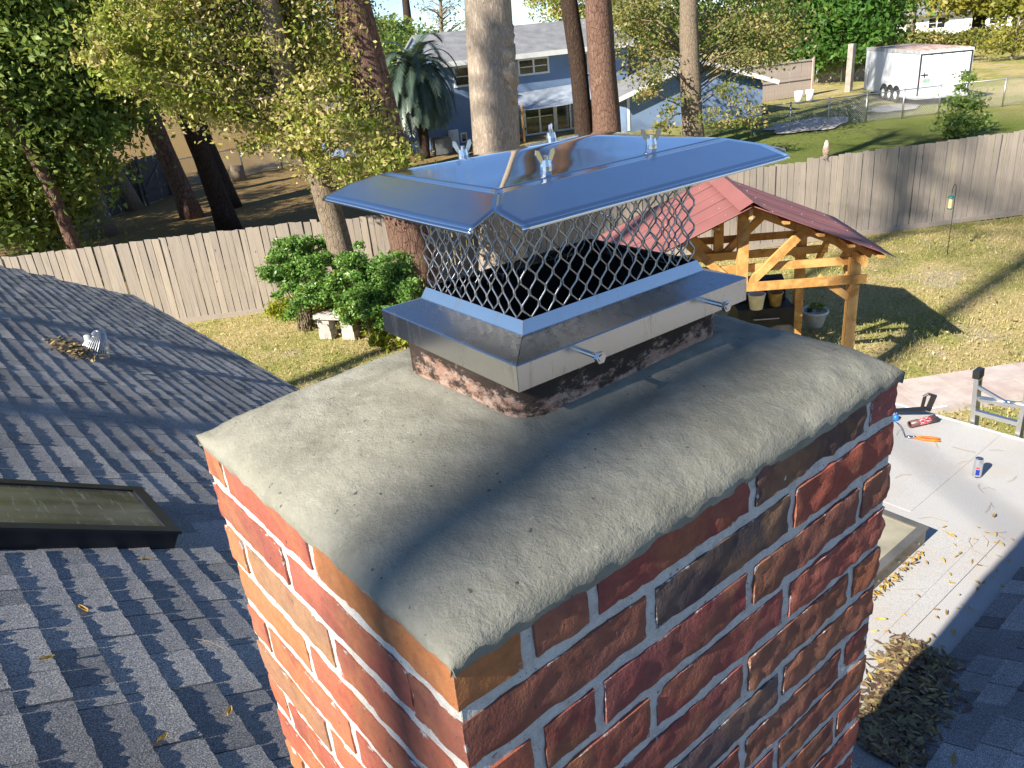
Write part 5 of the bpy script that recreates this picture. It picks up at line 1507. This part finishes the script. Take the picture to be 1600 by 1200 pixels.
# ------------------------------------------------------------------ white trailer
def trailer():
    n_ = Vector((40.2, 18.35, 0)); l_ = Vector((45.1, 23.85, 0)); r_ = Vector((45.2, 17.7, 0))
    ax = (l_ - n_).normalized()         # long side going away to the left
    T = thing('cargo_trailer', 'white enclosed cargo trailer with rust streaked roof', 'trailer', tuple(n_), math.atan2(ax.y, ax.x))
    L, Wd, z0, z1 = 6.6, 2.5, .36, 2.42
    white = m_plain('trailer_white', (.72, .75, .78), .35, 0, .06, .8)
    dark = m_plain('dark_trim', (.03, .03, .032), .5)
    MB().box(0, L, -Wd, 0, z0, z1).build('body', white, T)
    t = NT('rusty_roof'); rs = t.noise(t.coord('Object', (1, 6, 1)), 1.2, 5, .7)
    rm = t.out(t.ramp(rs, [(.4, (.62, .60, .58)), (.52, (.45, .27, .19)), (.7, (.38, .16, .09))]), .7)
    MB().box(.12, L - .1, -Wd + .1, -.1, z1, z1 + .05).build('roof', rm, T)
    grey = m_plain('edge_grey', (.42, .43, .42), .5)
    b = MB(); b.box(-.02, L + .02, -.02 - .0, .025, z1 - .10, z1 + .06); b.build('roof_edge', grey, T)
    # side door edge trims, rear door frame
    MB().box(L - .55, L - .52, .002, .02, z0 + .15, z1 - .2).build('door_seam', grey, T)
    rear = MB().box(-.03, -.002, -Wd + .12, -.12, z0 + .12, z1 - .16).build('rear_door', white, T)
    fr = MB(); fr.box(-.05, -.001, -Wd + .06, -Wd + .118, z0 + .1, z1 - .1); fr.box(-.05, -.001, -.118, -.06, z0 + .1, z1 - .1); fr.box(-.05, -.001, -Wd + .118, -.118, z1 - .158, z1 - .1); fr.build('door_frame', dark, T)
    for y in (-.55, -1.0, -1.5, -2.0): MB().box(-.07, -.051, y - .03, y + .03, z1 - .17, z1 - .11).build('hinge', dark, T)
    for y in (-.32, -Wd + .32): MB().box(-.06, -.031, y - .16, y + .16, 1.35, 1.40).build('latch', dark, T); MB().box(-.06, -.031, y - .015, y + .015, 1.25, 1.5).build('latch_pin', dark, T)
    MB().box(-.04, -.031, -.62, -.25, 1.02, 1.2).build('plate', m_plain('plate', (.3, .42, .36), .5), T)
    MB().box(-.052, -.001, -.112, -.062, 1.1, 1.24).build('tail_light', m_plain('tail_red', (.35, .02, .02), .3), T); MB().box(-.052, -.001, -Wd + .062, -Wd + .112, 1.1, 1.24).build('tail_light', m_plain('tail_red2', (.35, .02, .02), .3), T)
    b = MB(); b.box(-.04, L, -Wd - .01, .012, z0 - .08, z0 - .002); b.build('frame', grey, T)
    for k in range(3):
        w = thing_child('wheel', T); w.location = (2.15 + k * .78, .005, .36)
        MB().lathe([(.20, -.11), (.30, -.12), (.355, -.09), (.36, 0), (.355, .045), (.30, .06), (.20, .055)], 24, Matrix.Rotation(R_(-90), 4, 'X')).build('tyre', dark, w, True)
        MB().lathe([(.20, .05), (.17, .02), (.06, .045), (0, .05)], 20, Matrix.Rotation(R_(-90), 4, 'X')).build('rim', M['trim'], w, True)
        arch = [(w.location.x + .42 * math.cos(a), .035, .36 + .42 * math.sin(a)) for a in np.linspace(.15, math.pi - .15, 12)]
        MB().tube(arch, .03, 5).build('wheel_arch', dark, T)
    MB().box(L - .4, L - .3, -.4, -.3, 0, z0 - .08).build('jack_leg', dark, T)
    MB().beam((L, -Wd / 2, z0 - .04), (L + 1.2, -Wd / 2, z0 - .04), .1, .1).build('tow_bar', dark, T)
trailer()

# ------------------------------------------------------------------ chain link fences, far board fence, pole, far house
def chain_link(label, a, b_, h, posts):
    A_, B_ = Vector(a), Vector(b_); d = B_ - A_; L = d.length; u = d.normalized()
    F = thing('chain_link_fence', label, 'fence', tuple(A_), math.atan2(u.y, u.x))
    for k in range(posts):
        x = L * k / (posts - 1); MB().tube([(x, 0, -.1), (x, 0, h + .06)], .032, 8).build('post', M['galv'], F, True)
    MB().tube([(0, 0, h), (L, 0, h)], .022, 6).build('top_rail', M['galv'], F, True)
    w = MB(); s = .11; n = int((L + h) / s)
    for k in range(n):
        for sg in (1, -1):
            x0 = k * s - (h if sg > 0 else 0)
            p, q = (x0, 0.0), (x0 + h, h)
            if sg < 0: p, q = (x0, h), (x0 + h, 0)
            # clip to the panel
            def clip(p, q):
                if p[0] < 0: f = (0 - p[0]) / (q[0] - p[0]); p = (0, p[1] + (q[1] - p[1]) * f)
                if q[0] > L: f = (L - p[0]) / (q[0] - p[0]); q = (L, p[1] + (q[1] - p[1]) * f)
                return p, q
            if x0 + h <= 0 or x0 >= L: continue
            p, q = clip(p, q)
            w.tube([(p[0], .03, p[1]), (q[0], .03, q[1])], .0045, 3, False)
    w.build('wire_mesh', M['galv'], F)
chain_link('chain link fence crossing the grass in front of the white trailer', (30.1, 20.5, 0), (38.0, 16.2, 0), 1.15, 6)
chain_link('chain link fence at right edge past the trailer', (38.0, 16.2, 0), (48, 9.5, 0), 1.15, 5)
chain_link('chain link fence far behind the trailer gate post', (50.5, 29.7, 0), (52.2, 27.2, 0), 1.3, 3)
chain_link('sunlit chain link fence behind the dark trunks at left', (9.9, 36.6, 0), (18, 37.6, 0), 1.2, 5)
chain_link('chain link fence returning beside the green bin', (9.9, 36.6, 0), (11.4, 41.5, 0), 1.2, 3)
def plank_fence(name, label, a, b_, h, mat, pw=.16, rails=(.3, .9), diag=False):
    A_, B_ = Vector(a), Vector(b_); d = B_ - A_; L = d.length; u = d.normalized()
    F = thing(name, label, 'fence' if 'gate' not in name else 'gate', tuple(A_), math.atan2(u.y, u.x))
    me = MB().box(-pw / 2 + .006, pw / 2 - .006, 0, .02, 0, 1).mesh('plank')
    x = pw / 2
    while x < L:
        o = mobj('plank', me, mat, F, (x, 0, -.02), (0, random.uniform(-.01, .01), 0)); o.scale = (1, 1, h * random.uniform(.985, 1.01)); x += pw
    for r in rails: MB().box(0, L, -.05, -.002, r * h, r * h + .09).build('rail', mat, F)
    for x in (0.0, L): MB().box(x - .05, x + .05, -.16, -.052, -.1, h + .12).build('post', mat, F)
    if diag: MB().beam((.05, -.03, .25 * h), (L - .05, -.03, .9 * h), .04, .09).build('diagonal_brace', mat, F)
dkw = m_plain('dark_fence_wood', (.09, .085, .085), .85, 0, .3, 3)
oldw = m_plain('old_fence_wood', (.42, .345, .29), .9, 0, .25, 3)
plank_fence('wooden_gate', 'dark grey wooden gate leaf leaning, nearer of the two at left', (6.7, 32.6, 0), (8.3, 33.9, 0), 1.7, dkw, .16, (.3, .75))
plank_fence('wooden_gate', 'dark grey wooden gate leaf with diagonal brace, farther of the two at left', (8.5, 34.0, 0), (9.9, 35.2, 0), 1.75, dkw, .16, (.25, .8), True)
plank_fence('plank_fence', 'brown weathered plank fence section between the blue wing and the trailer', (38.8, 29.0, 0), (44.9, 26.7, 0), 2.0, oldw, .2, (.45, .95))
plank_fence('plank_fence', 'shaded far plank fence under the dark green tree', (50.5, 33, 0), (54.5, 26.6, 0), 1.9, oldw, .2, (.3, .8))
def far_things():
    p = thing('gate_post', 'thick brown timber gate post at the left end of the trailer', 'post', (46.5, 25.2, 0)); MB().box(-.16, .16, -.16, .16, -.1, 2.6).build('timber', oldw, p)
    u = thing('utility_pole', 'tall pale wooden utility pole behind the white trailer', 'utility pole', (81.8, 38.8, 0)); MB().tube([(0, 0, -.2), (0, 0, 11)], [.42, .3], 12).build('shaft', m_plain('pole_wood', (.42, .36, .28), .9), u, True); MB().beam((-1.2, 0, 10), (1.2, 0, 10), .12, .15).build('cross_arm', oldw, u)
    h = thing('hedge', 'trimmed long hedge in front of the far white house', 'hedge', (78, 33.4, 0))
    Q, v, _ = blob_leaves([(78 + (i - 7) * .05, 33.4 + (7 - i) * 1.05 * .9, .85, .95) for i in range(15)], 60, .3, .35, 14); mobj('foliage', quads_mesh('foliage', Q - np.array([78, 33.4, 0]), 4, v), M['leaf_mixed'], h)
    MB().box(-.4, .4, -6.6, 6.6, -.1, 1.3).build('core', m_plain('hedge_core', (.03, .045, .015), .95), h)
    f = thing('white_house', 'far white bungalow with grey roof at the top right', 'house', (99.0, 44.0, 0), R_(-66))
    MB().box(-10, 12, 0, 8, -.2, 2.6).build('wall', m_plain('white_wall', (.72, .73, .74), .7, 0, .05), f)
    b = MB(); b.add([(-11, -1, 2.5), (13, -1, 2.5), (13, 4, 4.6), (-11, 4, 4.6), (13, 9, 2.5), (-11, 9, 2.5)], [(0, 1, 2, 3), (3, 2, 4, 5)]); o = b.build('roof', M['far_shingle'], f); sm = o.modifiers.new('t', 'SOLIDIFY'); sm.thickness = .15
    for x in (-6, -1, 5): window(f, x, x + 1.8, .9, 2.1)
    MB().box(8, 9.1, -.05, -.002, 0, 2.1).build('door', m_plain('door_dark', (.1, .06, .05), .5), f)
    for k, (x, y, lab) in enumerate(((41.4, 25.3, 'white plastic bucket, left one of two by the plank fence'), (42.0, 25.0, 'white plastic bucket, right one of two by the plank fence'))):
        lathe_obj('pail', lab, 'bucket', [(0, 0), (.19, 0), (.24, .62), (.22, .62), (.18, .05), (0, .05)], M['trim'], (x, y, -.03), 18, 'white pails by the plank fence')
    st = MB().tube([(0, 0, -.1), (.02, 0, .3), (.06, .05, .62)], [.42, .34, .30], 12, True, .3, 3).build('tree_stump', M['oak_bark'], None, True, (13.1, 35.8, 0)); tag(st, 'short ragged tree stump on the leafy ground behind the trunks', 'stump')
    gb = thing('wheeled_bin', 'dark green wheeled bin behind the trunks at left', 'bin', (10.6, 37.0, 0))
    MB().box(-.28, .28, -.3, .3, .08, 1.0).build('body', m_plain('bin_green', (.015, .10, .10), .5), gb); MB().box(-.31, .31, -.34, .33, 1.002, 1.06).build('lid', m_plain('bin_lid', (.012, .08, .085), .5), gb)
    for y in (-.2, .2): MB().lathe([(0, -.03), (.1, -.03), (.1, .03), (0, .03)], 12, Matrix.Translation((-.25, y, .1)) @ Matrix.Rotation(R_(90), 4, 'X')).build('wheel', m_plain('rubber', (.02, .02, .02), .8), gb)
    sh = thing('garden_shed', 'pale shed gable half hidden by the dark oak at left', 'shed', (4.6, 35.4, 0), R_(-20))
    MB().box(-1.4, 1.4, 0, 2.5, -.1, 1.9).build('wall', m_plain('shed_wall', (.30, .32, .35), .8), sh)
    MB().add([(-1.4, 0, 1.9), (1.4, 0, 1.9), (0, 0, 2.8)], [(0, 1, 2)]).build('gable', m_plain('shed_gable', (.30, .32, .35), .8), sh)
    b = MB(); b.add([(-1.7, -.2, 1.72), (0, -.2, 2.9), (0, 2.7, 2.9), (-1.7, 2.7, 1.72), (1.7, -.2, 1.72), (1.7, 2.7, 1.72)], [(0, 1, 2, 3), (1, 4, 5, 2)]); o = b.build('roof', M['far_shingle'], sh); sm = o.modifiers.new('t', 'SOLIDIFY'); sm.thickness = .08
    for cx, cy, rr in ((33.6, 20.0, 1.7), (39.3, 19.0, 1.0)):
        vv = [(cx, cy, .03)]
        for k in range(36):
            a_ = 2 * math.pi * k / 36; r_k = rr * (1 + .45 * mnoise.noise(Vector((math.cos(a_) * 1.6 + cx, math.sin(a_) * 1.6, 0))))
            vv.append((cx + 1.5 * r_k * math.cos(a_), cy + r_k * math.sin(a_), .02))
        d_ = MB().add(vv, [(0, k + 1, (k + 1) % 36 + 1) for k in range(36)]).build('gravel_patch', m_plain('gravel', (.44, .40, .35), .95, 0, .25, 3)); tag(d_, kind='structure')
far_things()
